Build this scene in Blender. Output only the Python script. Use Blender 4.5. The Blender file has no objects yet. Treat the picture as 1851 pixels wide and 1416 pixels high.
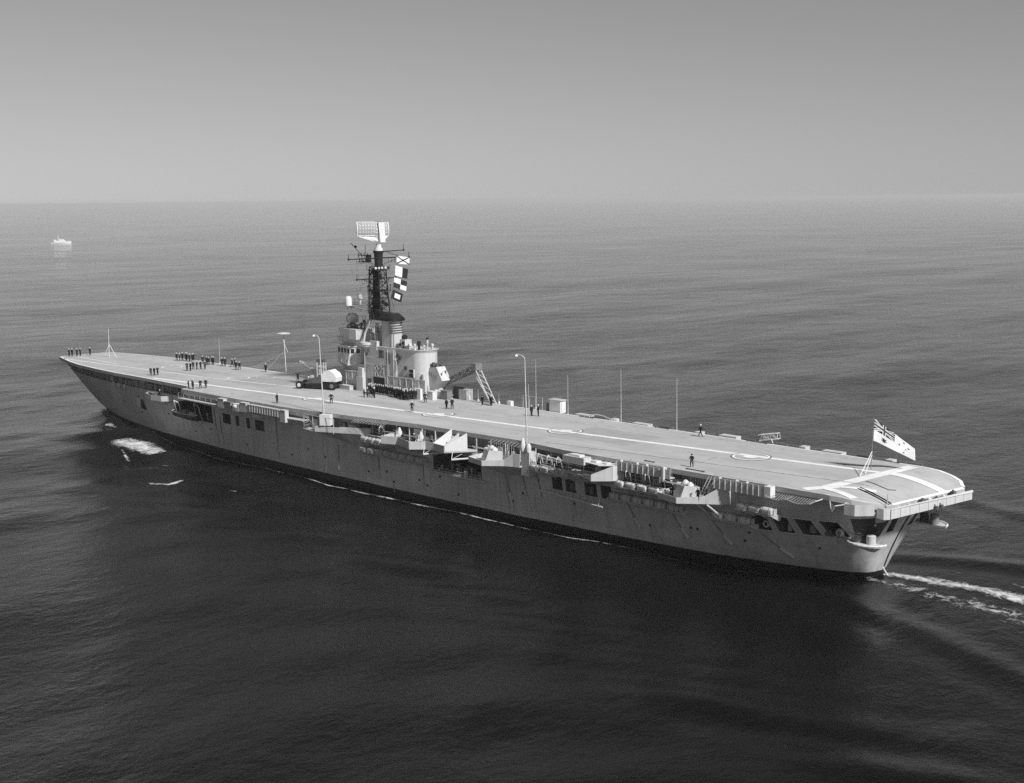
import bpy, bmesh, math, random
import numpy as np
from mathutils import Vector, Matrix
random.seed(7); rng = np.random.default_rng(7)
scene = bpy.context.scene
COL = scene.collection
R = math.radians
# ------------------------------------------------------------------ camera
# ship frame: x towards the bow, y to port, z up, waterline z = 0, metres
CAM = Vector((-176.263, 140.562, 45.957))
yaw, pitch, roll = 0.780907, 0.145047, -0.010184
F = Vector((math.cos(yaw)*math.cos(pitch), -math.sin(yaw)*math.cos(pitch), -math.sin(pitch)))
Rt = F.cross(Vector((0, 0, 1))).normalized(); Up = Rt.cross(F)
R2 = math.cos(roll)*Rt + math.sin(roll)*Up; U2 = -math.sin(roll)*Rt + math.cos(roll)*Up
cd = bpy.data.cameras.new('camera'); cam = bpy.data.objects.new('camera', cd); COL.objects.link(cam)
m3 = Matrix((R2, U2, -F)).transposed()
cam.matrix_world = Matrix.Translation(CAM) @ m3.to_4x4()
cd.sensor_fit = 'HORIZONTAL'; cd.sensor_width = 36.0; cd.lens = 36*2374.37/1851
cd.clip_start = 1.0; cd.clip_end = 400000
scene.camera = cam
# ------------------------------------------------------------------ sky, sun, exposure
SUN_EL, SUN_AZ = R(42), R(275)          # azimuth clockwise from +y
world = bpy.data.worlds.new('World'); scene.world = world; world.use_nodes = True
wn = world.node_tree.nodes; wl = world.node_tree.links; wn.clear()
sky = wn.new('ShaderNodeTexSky'); sky.sky_type = 'NISHITA'; sky.sun_disc = False
sky.sun_elevation = SUN_EL; sky.sun_rotation = SUN_AZ
sky.altitude = 0; sky.air_density = 1.0; sky.dust_density = 0.0; sky.ozone_density = 1.0
sep = wn.new('ShaderNodeSeparateColor'); wl.new(sky.outputs[0], sep.inputs[0])   # monochrome plate
mix = wn.new('ShaderNodeMath'); mix.operation = 'MULTIPLY'; mix.inputs[1].default_value = 0.20; wl.new(sep.outputs[0], mix.inputs[0])
mix2 = wn.new('ShaderNodeMath'); mix2.operation = 'MULTIPLY_ADD'; mix2.inputs[1].default_value = 0.42
wl.new(sep.outputs[1], mix2.inputs[0]); wl.new(mix.outputs[0], mix2.inputs[2])
mix3 = wn.new('ShaderNodeMath'); mix3.operation = 'MULTIPLY_ADD'; mix3.inputs[1].default_value = 0.38; wl.new(sep.outputs[2], mix3.inputs[0]); wl.new(mix2.outputs[0], mix3.inputs[2])
bg = wn.new('ShaderNodeBackground'); bg.inputs[1].default_value = 0.054
wo = wn.new('ShaderNodeOutputWorld'); wl.new(mix3.outputs[0], bg.inputs[0]); wl.new(bg.outputs[0], wo.inputs[0])
sl = bpy.data.lights.new('sun', 'SUN'); sl.energy = 4.8; sl.angle = R(5); sl.color = (1, 1, 1)
sun = bpy.data.objects.new('sun', sl); COL.objects.link(sun)
S = Vector((math.sin(SUN_AZ)*math.cos(SUN_EL), math.cos(SUN_AZ)*math.cos(SUN_EL), math.sin(SUN_EL)))
sun.rotation_euler = S.to_track_quat('Z', 'Y').to_euler()
vs = scene.view_settings; vs.view_transform = 'Standard'; vs.look = 'None'; vs.gamma = 1; vs.exposure = 0.02
vs.use_curve_mapping = False
scene.render.engine = 'CYCLES'
scene.cycles.max_bounces = 6; scene.cycles.use_denoising = False
scene.cycles.sample_clamp_indirect = 4.0

# ------------------------------------------------------------------ materials (a monochrome photograph: greys only)
MATS = {}
def nt(name):
    m = bpy.data.materials.new(name); m.use_nodes = True; MATS[name] = m
    n = m.node_tree.nodes; l = m.node_tree.links; b = n['Principled BSDF']
    return m, n, l, b
def grey(v): return (v, v, v, 1)
def paint(name, v, rough=0.6, var=0.12, scale=0.6, streak=0.0, spec=0.3, bump=0.0):
    m, n, l, b = nt(name)
    tc = n.new('ShaderNodeTexCoord')
    no = n.new('ShaderNodeTexNoise'); no.inputs['Scale'].default_value = scale; no.inputs['Detail'].default_value = 6
    no.inputs['Roughness'].default_value = 0.65
    l.new(tc.outputs['Object'], no.inputs['Vector'])
    fac = no.outputs[0]
    if streak:
        mp = n.new('ShaderNodeMapping'); mp.inputs['Scale'].default_value = (1.6, 1.6, 0.10); l.new(tc.outputs['Object'], mp.inputs[0])
        n2 = n.new('ShaderNodeTexNoise'); n2.inputs['Scale'].default_value = 1.0; n2.inputs['Detail'].default_value = 5
        l.new(mp.outputs[0], n2.inputs['Vector'])
        mx = n.new('ShaderNodeMix'); mx.inputs[0].default_value = streak
        l.new(no.outputs[0], mx.inputs[2]); l.new(n2.outputs[0], mx.inputs[3]); fac = mx.outputs[0]
    mr = n.new('ShaderNodeMapRange'); mr.inputs[1].default_value = 0.3; mr.inputs[2].default_value = 0.7
    mr.inputs[3].default_value = v*(1-var); mr.inputs[4].default_value = v*(1+var); l.new(fac, mr.inputs[0])
    l.new(mr.outputs[0], b.inputs['Base Color'])
    b.inputs['Roughness'].default_value = rough; b.inputs['Specular IOR Level'].default_value = spec
    if bump:
        bp = n.new('ShaderNodeBump'); bp.inputs['Strength'].default_value = 1; bp.inputs['Distance'].default_value = bump
        l.new(no.outputs[0], bp.inputs['Height']); l.new(bp.outputs[0], b.inputs['Normal'])
    return m
paint('ship_grey', 0.52, 0.55, 0.18, 0.6, 0.6)
paint('light_grey', 0.55, 0.55, 0.16, 0.9, 0.6)
paint('dark_grey', 0.10, 0.6, 0.25, 1.2)
paint('mid_grey', 0.20, 0.6, 0.2, 1.2)
paint('black_paint', 0.018, 0.5, 0.4, 1.0)
paint('white_paint', 0.72, 0.5, 0.06, 1.5)
paint('mark_white', 0.80, 0.7, 0.18, 1.1)
paint('mark_thin', 0.52, 0.7, 0.35, 0.9)
paint('mark_dark', 0.13, 0.8, 0.25, 0.9)
paint('deck_worn', 0.36, 0.8, 0.12, 0.5)
paint('bay_interior', 0.10, 0.7, 0.25, 0.8)  # shade of the unlit bays and ports, put into the colour of their insides
paint('gallery_paint', 0.26, 0.7, 0.2, 0.8)  # hull grey darkened to paint in the shade of the recessed galleries
paint('canvas', 0.62, 0.85, 0.12, 1.6, 0, 0.1, 0.04)
paint('canvas_grey', 0.52, 0.85, 0.18, 1.2, 0, 0.1, 0.04)
paint('cloth_dark', 0.016, 0.9, 0.3, 3.0, 0, 0.1)
paint('pipe_grey', 0.22, .6, .2, 1.0)
paint('rust', 0.36, .8, .2, 1.5)
paint('skin', 0.40, 0.6, 0.05, 3.0)
paint('rubber', 0.02, 0.8, 0.3, 2.0)
paint('flag_white', 0.80, 0.8, 0.03, 1.0, 0, 0.1)
paint('flag_dark', 0.03, 0.8, 0.2, 1.0, 0, 0.1)
paint('flag_mid', 0.10, 0.8, 0.2, 1.0, 0, 0.1)
paint('glass_dark', 0.02, 0.1, 0.1, 1.0, 0, 0.5)
# hull: weathered grey with faint plate seams, black boot topping below about one metre
def hull_material():
    m, n, l, b = nt('hull_paint')
    tc = n.new('ShaderNodeTexCoord'); sp = n.new('ShaderNodeSeparateXYZ'); l.new(tc.outputs['Object'], sp.inputs[0])
    no = n.new('ShaderNodeTexNoise'); no.inputs['Scale'].default_value = 0.16; no.inputs['Detail'].default_value = 7; no.inputs['Roughness'].default_value = 0.6
    l.new(tc.outputs['Object'], no.inputs['Vector'])
    mp = n.new('ShaderNodeMapping'); mp.inputs['Scale'].default_value = (0.9, 0.9, 0.05); l.new(tc.outputs['Object'], mp.inputs[0])
    n2 = n.new('ShaderNodeTexNoise'); n2.inputs['Scale'].default_value = 1.0; n2.inputs['Detail'].default_value = 6; l.new(mp.outputs[0], n2.inputs['Vector'])
    ad = n.new('ShaderNodeMath'); ad.operation = 'ADD'; l.new(no.outputs[0], ad.inputs[0]); l.new(n2.outputs[0], ad.inputs[1])
    mr = n.new('ShaderNodeMapRange'); mr.inputs[1].default_value = 0.7; mr.inputs[2].default_value = 1.3
    mr.inputs[3].default_value = 0.47; mr.inputs[4].default_value = 0.65; l.new(ad.outputs[0], mr.inputs[0])
    # plate seams
    cb = n.new('ShaderNodeCombineXYZ'); l.new(sp.outputs[0], cb.inputs[0]); l.new(sp.outputs[2], cb.inputs[1])
    br = n.new('ShaderNodeTexBrick'); br.inputs['Scale'].default_value = 1.0; br.inputs['Brick Width'].default_value = 7.5; br.inputs['Row Height'].default_value = 2.1
    br.inputs['Mortar Size'].default_value = 0.035; br.inputs['Mortar Smooth'].default_value = 0.5
    br.inputs['Color1'].default_value = grey(1); br.inputs['Color2'].default_value = grey(0.93); br.inputs['Mortar'].default_value = grey(0.74)
    l.new(cb.outputs[0], br.inputs[0])
    ml = n.new('ShaderNodeMath'); ml.operation = 'MULTIPLY'; l.new(mr.outputs[0], ml.inputs[0]); l.new(br.outputs[0], ml.inputs[1])
    mp3 = n.new('ShaderNodeMapping'); mp3.inputs['Scale'].default_value = (1.7, 1.7, 0.07); l.new(tc.outputs['Object'], mp3.inputs[0])
    n6 = n.new('ShaderNodeTexNoise'); n6.inputs['Scale'].default_value = 1.0; n6.inputs['Detail'].default_value = 3; l.new(mp3.outputs[0], n6.inputs['Vector'])
    m7 = n.new('ShaderNodeMapRange'); m7.inputs[1].default_value = .56; m7.inputs[2].default_value = .72; m7.inputs[3].default_value = 1.0; m7.inputs[4].default_value = .74; l.new(n6.outputs[0], m7.inputs[0])
    n7 = n.new('ShaderNodeTexNoise'); n7.inputs['Scale'].default_value = .07; n7.inputs['Detail'].default_value = 5; l.new(tc.outputs['Object'], n7.inputs['Vector'])
    m8 = n.new('ShaderNodeMapRange'); m8.inputs[1].default_value = .35; m8.inputs[2].default_value = .65; m8.inputs[3].default_value = .88; m8.inputs[4].default_value = 1.08; l.new(n7.outputs[0], m8.inputs[0])
    mq = n.new('ShaderNodeMath'); mq.operation = 'MULTIPLY'; l.new(m7.outputs[0], mq.inputs[0]); l.new(m8.outputs[0], mq.inputs[1])
    mw = n.new('ShaderNodeMath'); mw.operation = 'MULTIPLY'; l.new(ml.outputs[0], mw.inputs[0]); l.new(mq.outputs[0], mw.inputs[1]); ml = mw
    # boot topping
    n3 = n.new('ShaderNodeTexNoise'); n3.inputs['Scale'].default_value = 0.5; n3.inputs['Detail'].default_value = 4; l.new(tc.outputs['Object'], n3.inputs['Vector'])
    zz = n.new('ShaderNodeMath'); zz.operation = 'MULTIPLY_ADD'; zz.inputs[1].default_value = 0.18; l.new(n3.outputs[0], zz.inputs[0]); l.new(sp.outputs[2], zz.inputs[2])
    st = n.new('ShaderNodeMapRange'); st.inputs[1].default_value = 1.16; st.inputs[2].default_value = 1.22; l.new(zz.outputs[0], st.inputs[0])
    mx = n.new('ShaderNodeMix'); mx.data_type = 'FLOAT'; l.new(st.outputs[0], mx.inputs[0]); mx.inputs[2].default_value = 0.012; l.new(ml.outputs[0], mx.inputs[3])
    l.new(mx.outputs[0], b.inputs['Base Color']); b.inputs['Roughness'].default_value = 0.5; b.inputs['Specular IOR Level'].default_value = 0.3
    bp = n.new('ShaderNodeBump'); bp.inputs['Distance'].default_value = 0.06; bp.inputs['Strength'].default_value = 0.5
    l.new(no.outputs[0], bp.inputs['Height']); l.new(bp.outputs[0], b.inputs['Normal'])
    return m
hull_material()
def deck_material():
    m, n, l, b = nt('deck_paint')
    tc = n.new('ShaderNodeTexCoord')
    mp = n.new('ShaderNodeMapping'); mp.inputs['Scale'].default_value = (0.035, 0.30, 1); mp.inputs['Rotation'].default_value = (0, 0, R(-3)); l.new(tc.outputs['Object'], mp.inputs[0])
    n1 = n.new('ShaderNodeTexNoise'); n1.inputs['Scale'].default_value = 1; n1.inputs['Detail'].default_value = 6; n1.inputs['Roughness'].default_value = 0.6; l.new(mp.outputs[0], n1.inputs['Vector'])
    n2 = n.new('ShaderNodeTexNoise'); n2.inputs['Scale'].default_value = 0.22; n2.inputs['Detail'].default_value = 8; n2.inputs['Roughness'].default_value = 0.7; l.new(tc.outputs['Object'], n2.inputs['Vector'])
    ad = n.new('ShaderNodeMath'); ad.operation = 'ADD'; l.new(n1.outputs[0], ad.inputs[0]); l.new(n2.outputs[0], ad.inputs[1])
    mr = n.new('ShaderNodeMapRange'); mr.inputs[1].default_value = 0.65; mr.inputs[2].default_value = 1.35; mr.inputs[3].default_value = 0.36; mr.inputs[4].default_value = 0.52; l.new(ad.outputs[0], mr.inputs[0])
    # plate joints across the deck
    br = n.new('ShaderNodeTexBrick'); br.inputs['Scale'].default_value = 1.0; br.inputs['Brick Width'].default_value = 6.0; br.inputs['Row Height'].default_value = 2.4
    br.inputs['Mortar Size'].default_value = 0.03; br.inputs['Mortar Smooth'].default_value = 0.6
    br.inputs['Color1'].default_value = grey(1); br.inputs['Color2'].default_value = grey(0.97); br.inputs['Mortar'].default_value = grey(0.86)
    l.new(tc.outputs['Object'], br.inputs[0])
    ml = n.new('ShaderNodeMath'); ml.operation = 'MULTIPLY'; l.new(mr.outputs[0], ml.inputs[0]); l.new(br.outputs[0], ml.inputs[1])
    # tyre scuffs along the landing direction and oil spots
    mp2 = n.new('ShaderNodeMapping'); mp2.inputs['Rotation'].default_value = (0, 0, R(-5.6)); mp2.inputs['Scale'].default_value = (0.02, 1.3, 1); l.new(tc.outputs['Object'], mp2.inputs[0])
    n4 = n.new('ShaderNodeTexNoise'); n4.inputs['Scale'].default_value = 1; n4.inputs['Detail'].default_value = 4; l.new(mp2.outputs[0], n4.inputs['Vector'])
    m4 = n.new('ShaderNodeMapRange'); m4.inputs[1].default_value = .60; m4.inputs[2].default_value = .74; m4.inputs[3].default_value = 1.0; m4.inputs[4].default_value = .80; l.new(n4.outputs[0], m4.inputs[0])
    n5 = n.new('ShaderNodeTexNoise'); n5.inputs['Scale'].default_value = .55; n5.inputs['Detail'].default_value = 3; l.new(tc.outputs['Object'], n5.inputs['Vector'])
    m5 = n.new('ShaderNodeMapRange'); m5.inputs[1].default_value = .66; m5.inputs[2].default_value = .74; m5.inputs[3].default_value = 1.0; m5.inputs[4].default_value = .72; l.new(n5.outputs[0], m5.inputs[0])
    mm = n.new('ShaderNodeMath'); mm.operation = 'MULTIPLY'; l.new(m4.outputs[0], mm.inputs[0]); l.new(m5.outputs[0], mm.inputs[1])
    m6 = n.new('ShaderNodeMath'); m6.operation = 'MULTIPLY'; l.new(ml.outputs[0], m6.inputs[0]); l.new(mm.outputs[0], m6.inputs[1]); ml = m6
    l.new(ml.outputs[0], b.inputs['Base Color']); b.inputs['Roughness'].default_value = 0.75; b.inputs['Specular IOR Level'].default_value = 0.25
deck_material()

# ------------------------------------------------------------------ mesh helpers
class MB:
    def __init__(s): s.v = []; s.f = []; s.mi = []
    def add(s, vs, fs, mi=0):
        o = len(s.v); s.v += [tuple(map(float, p)) for p in vs]; s.f += [tuple(o+i for i in f) for f in fs]; s.mi += [mi]*len(fs); return s
    def hexa(s, p, mi=0):   # p: bottom 4, top 4
        return s.add(p, [(3, 2, 1, 0), (4, 5, 6, 7), (0, 1, 5, 4), (1, 2, 6, 5), (2, 3, 7, 6), (3, 0, 4, 7)], mi)
    def box(s, x0, x1, y0, y1, z0, z1, mi=0):
        return s.hexa([(x0, y0, z0), (x1, y0, z0), (x1, y1, z0), (x0, y1, z0), (x0, y0, z1), (x1, y0, z1), (x1, y1, z1), (x0, y1, z1)], mi)
    def prism(s, poly, z0, z1, mi=0, poly2=None):
        n = len(poly); p2 = poly2 or poly
        vs = [(x, y, z0) for x, y in poly] + [(x, y, z1) for x, y in p2]
        return s.add(vs, [tuple(range(n-1, -1, -1)), tuple(range(n, 2*n))] + [(i, (i+1) % n, n+(i+1) % n, n+i) for i in range(n)], mi)
    def prismxz(s, poly, y0, y1, mi=0):
        n = len(poly); vs = [(x, y0, z) for x, z in poly] + [(x, y1, z) for x, z in poly]
        return s.add(vs, [tuple(range(n-1, -1, -1)), tuple(range(n, 2*n))] + [(i, (i+1) % n, n+(i+1) % n, n+i) for i in range(n)], mi)
    def prismyz(s, poly, x0, x1, mi=0):
        n = len(poly); vs = [(x0, y, z) for y, z in poly] + [(x1, y, z) for y, z in poly]
        return s.add(vs, [tuple(range(n-1, -1, -1)), tuple(range(n, 2*n))] + [(i, (i+1) % n, n+(i+1) % n, n+i) for i in range(n)], mi)
    def tube(s, a, b, r, n=6, r2=None, mi=0):
        a = Vector(a); b = Vector(b); d = (b-a)
        if d.length < 1e-6: return s
        d.normalize(); u = d.orthogonal().normalized(); w = d.cross(u); r2 = r if r2 is None else r2
        vs = []
        for c, rr in ((a, r), (b, r2)):
            for i in range(n):
                t = 2*math.pi*i/n; vs.append(c + rr*(math.cos(t)*u + math.sin(t)*w))
        return s.add(vs, [tuple(range(n-1, -1, -1)), tuple(range(n, 2*n))] + [(i, (i+1) % n, n+(i+1) % n, n+i) for i in range(n)], mi)
    def path(s, pts, r, n=6, mi=0):
        for a, b in zip(pts[:-1], pts[1:]): s.tube(a, b, r, n, None, mi)
        return s
    def lathe(s, c, prof, n=16, mi=0, sx=1, sy=1):
        vs = []; k = len(prof)
        for r, z in prof:
            for i in range(n):
                t = 2*math.pi*i/n; vs.append((c[0]+r*sx*math.cos(t), c[1]+r*sy*math.sin(t), c[2]+z))
        fs = [tuple(range(n-1, -1, -1)), tuple(range((k-1)*n, k*n))]
        for j in range(k-1):
            for i in range(n): fs.append((j*n+i, j*n+(i+1) % n, (j+1)*n+(i+1) % n, (j+1)*n+i))
        return s.add(vs, fs, mi)
    def ball(s, c, r, n=10, sz=1, mi=0):
        return s.lathe(c, [(max(r*math.sin(math.pi*j/6), .001), -r*sz*math.cos(math.pi*j/6)) for j in range(7)], n, mi)
    def wheel(s, c, r, w, ax=(0, 1, 0), n=14, mi=0):
        a = Vector(c) - Vector(ax)*w/2; b = Vector(c) + Vector(ax)*w/2
        return s.tube(a, b, r, n, None, mi)
    def lattice(s, a, b, w, bays, r=0.05, h=None, mi=0):
        a = Vector(a); b = Vector(b); d = (b-a).normalized(); h = h or w
        up = Vector((0, 0, 1)) if abs(d.z) < .95 else Vector((1, 0, 0))
        u = d.cross(up).normalized(); v = u.cross(d)
        cs = [(u*w/2*i + v*h/2*j) for i, j in ((-1, -1), (1, -1), (1, 1), (-1, 1))]
        for c in cs: s.tube(a+c, b+c, r, 5, None, mi)
        for k in range(bays):
            p = a+(b-a)*k/bays; q = a+(b-a)*(k+1)/bays
            for i in range(4):
                c0, c1 = cs[i], cs[(i+1) % 4]
                s.tube(p+c0, q+c1 if k % 2 == 0 else p+c1, r*.7, 4, None, mi)
                if k % 2: s.tube(p+c1, q+c0, r*.7, 4, None, mi)
                s.tube(q+c0, q+c1, r*.7, 4, None, mi)
        return s
    def mesh(s, name, mats, smooth=None):
        me = bpy.data.meshes.new(name); me.from_pydata(s.v, [], s.f)
        for m in (mats if isinstance(mats, (list, tuple)) else [mats]): me.materials.append(MATS[m])
        me.polygons.foreach_set('material_index', s.mi)
        b = bmesh.new(); b.from_mesh(me); bmesh.ops.recalc_face_normals(b, faces=b.faces); b.to_mesh(me); b.free()
        if smooth is not None:
            me.polygons.foreach_set('use_smooth', [True]*len(me.polygons)); me.set_sharp_from_angle(angle=R(smooth))
        me.update(); return me
    def build(s, name, mats, parent=None, smooth=None, loc=None, rotz=0, label=None, kind=None):
        return obj(name, s.mesh(name, mats, smooth), parent, loc, rotz, label, kind)
def obj(name, me, parent=None, loc=None, rotz=0, label=None, kind=None):
    o = bpy.data.objects.new(name, me); COL.objects.link(o)
    if parent: o.parent = parent
    if loc: o.location = loc
    if rotz: o.rotation_euler = (0, 0, rotz)
    if label: o['label'] = label
    if kind: o['kind'] = kind
    return o
def tag(o, label, cat, group=None):
    o['label'] = label; o['category'] = cat
    if group: o['group'] = group
    return o
def empty(name, loc=(0, 0, 0), rotz=0):
    o = bpy.data.objects.new(name, None); COL.objects.link(o); o.location = loc; o.rotation_euler = (0, 0, rotz); o.empty_display_size = .5
    return o
def rails(mb, pts, h=1.0, r=0.03, posts=1.6, wires=(1.0, .5)):
    """guard rail along a polyline of floor points"""
    pts = [Vector(p) for p in pts]
    for a, b in zip(pts[:-1], pts[1:]):
        n = max(1, int((b-a).length/posts))
        for k in range(n+1):
            p = a+(b-a)*k/n; mb.tube(p, p+Vector((0, 0, h)), r, 4)
        for w in wires: mb.tube(a+Vector((0, 0, h*w)), b+Vector((0, 0, h*w)), r*.8, 4)
    return mb

# ------------------------------------------------------------------ sea
SWELL = []
for k in range(16):
    lam = 7*1.22**k; th = R(205 + rng.normal(0, 28)); SWELL.append((2*math.pi/lam*math.cos(th), 2*math.pi/lam*math.sin(th), 0.0026*lam*rng.uniform(.6, 1.1), rng.uniform(0, 6.28), lam))
def sea_h(x, y):
    x = np.asarray(x, float); y = np.asarray(y, float)
    r = np.hypot(x+40, y-30); h = np.zeros_like(x)
    for kx, ky, a, ph, lam in SWELL:
        lim = 260*(lam/7)**.8
        h += a*np.cos(kx*x+ky*y+ph)*np.clip(1.6-r/lim, 0, 1)
    # diverging bow waves on both sides, folded back along the ship
    for sgn in (1, -1):
        d = sgn*y; s = 96-x
        cusp = 9 + .26*s
        q = (d-cusp)
        env = np.exp(-(q/(9+.05*np.abs(s)))**2)*np.clip((s-12)/30, 0, 1)*np.exp(-np.clip(s, 0, None)/260)
        ph = (s*math.cos(R(38)) + d*math.sin(R(38)))*2*math.pi/17
        h += .38*env*np.cos(ph)
        ph2 = (s*.42 + d*.9)*2*math.pi/8.5
        h += .20*np.exp(-((d-16-.14*s)/8)**2)*np.clip((s-30)/60, 0, 1)*np.cos(ph2)
        # first bow crest beside the stem
        h += .9*np.exp(-((d-3.4-.30*(s-4))/1.9)**2)*np.exp(-((s-16)/15)**2)*(d > 0)
        # stern quarter wave
        s2 = -92-x
        h += .42*np.exp(-((d-9-.34*s2)/4.5)**2)*np.clip(s2/12+.4, 0, 1)*np.exp(-np.clip(s2, 0, None)/60)*np.cos((d-9-.34*s2)*.55)
    return h
def axis(lo, hi, step, far, g=1.10):
    a = list(np.arange(lo, hi+1e-6, step)); st = step; x = a[-1]
    while x < far: st *= g; x += st; a.append(x)
    st = step; x = a[0]; pre = []
    while x > -far: st *= g; x -= st; pre.append(x)
    return np.array(pre[::-1]+a)
sxs = axis(-190, 130, 0.9, 40000); sys_ = axis(-60, 130, 0.9, 40000)
gx, gy = np.meshgrid(sxs, sys_, indexing='ij'); gz = sea_h(gx, gy)
co = np.stack([gx, gy, gz], -1).reshape(-1, 3); nx, ny = gx.shape
idx = np.arange(nx*ny).reshape(nx, ny)
quads = np.stack([idx[:-1, :-1], idx[1:, :-1], idx[1:, 1:], idx[:-1, 1:]], -1).reshape(-1, 4)
me = bpy.data.meshes.new('sea'); me.vertices.add(len(co)); me.vertices.foreach_set('co', co.ravel())
me.loops.add(quads.size); me.loops.foreach_set('vertex_index', quads.ravel().astype(np.int32))
me.polygons.add(len(quads)); me.polygons.foreach_set('loop_start', np.arange(0, quads.size, 4, dtype=np.int32)); me.polygons.foreach_set('loop_total', np.full(len(quads), 4, dtype=np.int32))
me.polygons.foreach_set('use_smooth', np.ones(len(quads), dtype=bool)); me.update(calc_edges=True)
def sea_material():
    m, n, l, b = nt('sea_water')
    ge = n.new('ShaderNodeNewGeometry')
    def noise(scale, detail, rough, sc3=(1, 1, 1), rot=0):
        mp = n.new('ShaderNodeMapping'); mp.inputs['Scale'].default_value = sc3; mp.inputs['Rotation'].default_value = (0, 0, rot)
        l.new(ge.outputs['Position'], mp.inputs[0])
        t = n.new('ShaderNodeTexNoise'); t.inputs['Scale'].default_value = scale; t.inputs['Detail'].default_value = detail; t.inputs['Roughness'].default_value = rough
        l.new(mp.outputs[0], t.inputs['Vector']); return t.outputs[0]
    patch = noise(0.006, 4, .6, (1, 1, 1), R(40))
    pm = n.new('ShaderNodeMapRange'); pm.inputs[1].default_value = .35; pm.inputs[2].default_value = .65; pm.inputs[3].default_value = .45; pm.inputs[4].default_value = 1.15; l.new(patch, pm.inputs[0])
    prev = None
    for sc, de, ro, s3, rot, dist, mod in ((0.022, 3, .5, (1, .5, 1), R(45), 1.5, False), (0.11, 4, .55, (1, .55, 1), R(25), .40, False),
                                      (0.55, 6, .62, (1, .7, 1), R(-15), .19, True), (2.4, 6, .65, (1, .8, 1), R(10), .07, True)):
        h = noise(sc, de, ro, s3, rot)
        bp = n.new('ShaderNodeBump'); bp.inputs['Distance'].default_value = dist; bp.inputs['Strength'].default_value = 1.0
        if mod: l.new(pm.outputs[0], bp.inputs['Strength'])
        l.new(h, bp.inputs['Height'])
        if prev: l.new(prev.outputs[0], bp.inputs['Normal'])
        prev = bp
    l.new(prev.outputs[0], b.inputs['Normal'])
    b.inputs['Base Color'].default_value = grey(0.002); b.inputs['Roughness'].default_value = 0.05; b.inputs['IOR'].default_value = 1.333
    b.inputs['Specular IOR Level'].default_value = 0.5
sea_material(); me.materials.append(MATS['sea_water'])
obj('sea', me, kind='structure')

# ------------------------------------------------------------------ aircraft carrier: hull
ship = empty('aircraft_carrier')
tag(ship, 'long grey aircraft carrier with angled flight deck and starboard island, under way', 'aircraft carrier')
def tab(t, x):
    t = sorted(t); return np.interp(x, [a for a, _ in t], [b for _, b in t])
B0 = [(95, 0), (90, 1.5), (81, 4.4), (70, 6.8), (54, 9.1), (32, 10.6), (10, 11.2), (-26, 11.2), (-48, 10.4), (-69, 8.8), (-79, 7.4), (-86, 5.7), (-92, 3.9), (-95.5, 2.7), (-97.2, 1.5), (-97.8, 0)]
B1 = [(104.3, 0), (104.0, 4.0), (103, 5.6), (95, 8.1), (87, 9.6), (69, 11.0), (46, 11.5), (20, 11.6), (-60, 11.4), (-80, 11.1), (-90, 10.7), (-95, 10.2), (-98, 9.0), (-100, 7.8), (-101.4, 6.0), (-102.1, 3.7), (-102.3, 0)]
def zdeck(x):
    x = np.asarray(x, float); return 12 - 1.6*np.clip((-96.5-x)/7.1, 0, 1.2)**1.8
NS = 151
u = np.linspace(0, 1, NS); us = .5-.5*np.cos(np.pi*u); us = .78*us+.22*u
X0 = -97.8+(95+97.8)*us; X1 = -102.3+(104.3+102.3)*us; Y0 = tab(B0, X0); Y1 = tab(B1, X1)
ZT = zdeck(X1)-.6
TL = np.array([-.30, -.12, 0, .05, .10, .16, .23, .30, .38, .46, .54, .62, .70, .78, .85, .92, 1.0])
def hull_pt(i, t):
    tt = max(t, 0); eb = max(0, (tt-.08)/.92)**.60; es = tt**1.35; w = us[i]; e = es*(1-w)+eb*w
    x = X0[i]+(X1[i]-X0[i])*e
    bow = np.clip((X1[i]-30)/60, 0, 1); stn = np.clip((-50-X1[i])/30, 0, 1)
    g = bow*tt**1.12+(1-bow)*(stn*(1-(1-tt)**1.8)+(1-stn)*tt)
    y = Y0[i]+(Y1[i]-Y0[i])*g
    if t < 0: y = Y0[i]*(1+t*.5)
    return x, y, t*ZT[i]
grid = np.array([[hull_pt(i, t) for t in TL] for i in range(NS)])
def hull_y(x, z):
    xs = []; ys = []
    for i in range(NS):
        c = grid[i]; xs.append(np.interp(z, c[:, 2], c[:, 0])); ys.append(np.interp(z, c[:, 2], c[:, 1]))
    return float(np.interp(x, xs, ys))
hm = MB(); nt_ = len(TL)
vs_ = [tuple(p) for i in range(NS) for p in grid[i]] + [(p[0], -p[1], p[2]) for i in range(NS) for p in grid[i]]
fs_ = []; O = NS*nt_
for i in range(NS-1):
    for j in range(nt_-1):
        a, b_, c, d = i*nt_+j, (i+1)*nt_+j, (i+1)*nt_+j+1, i*nt_+j+1
        fs_ += [(a, b_, c, d), (O+d, O+c, O+b_, O+a)]
    fs_ += [(i*nt_+nt_-1, (i+1)*nt_+nt_-1, O+(i+1)*nt_+nt_-1, O+i*nt_+nt_-1), (i*nt_, O+i*nt_, O+(i+1)*nt_, (i+1)*nt_)]
hm.add(vs_, fs_)
hme = hm.mesh('hull', 'hull_paint')
b = bmesh.new(); b.from_mesh(hme); bmesh.ops.remove_doubles(b, verts=b.verts, dist=1e-4); bmesh.ops.dissolve_degenerate(b, edges=b.edges, dist=1e-5); bmesh.ops.recalc_face_normals(b, faces=b.faces); b.to_mesh(hme); b.free()
cut = MB()
gx_ = np.linspace(39.5, 102.3, 20)
cut.prism([(x, hull_y(x, 11.2)-2.4) for x in gx_] + [(102.3, 22), (39.5, 22)], 9.55, 11.7)
cut.prism([(x, -hull_y(x, 11.2)+2.4) for x in gx_][::-1] + [(39.5, -22), (102.3, -22)], 9.55, 11.7)
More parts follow.
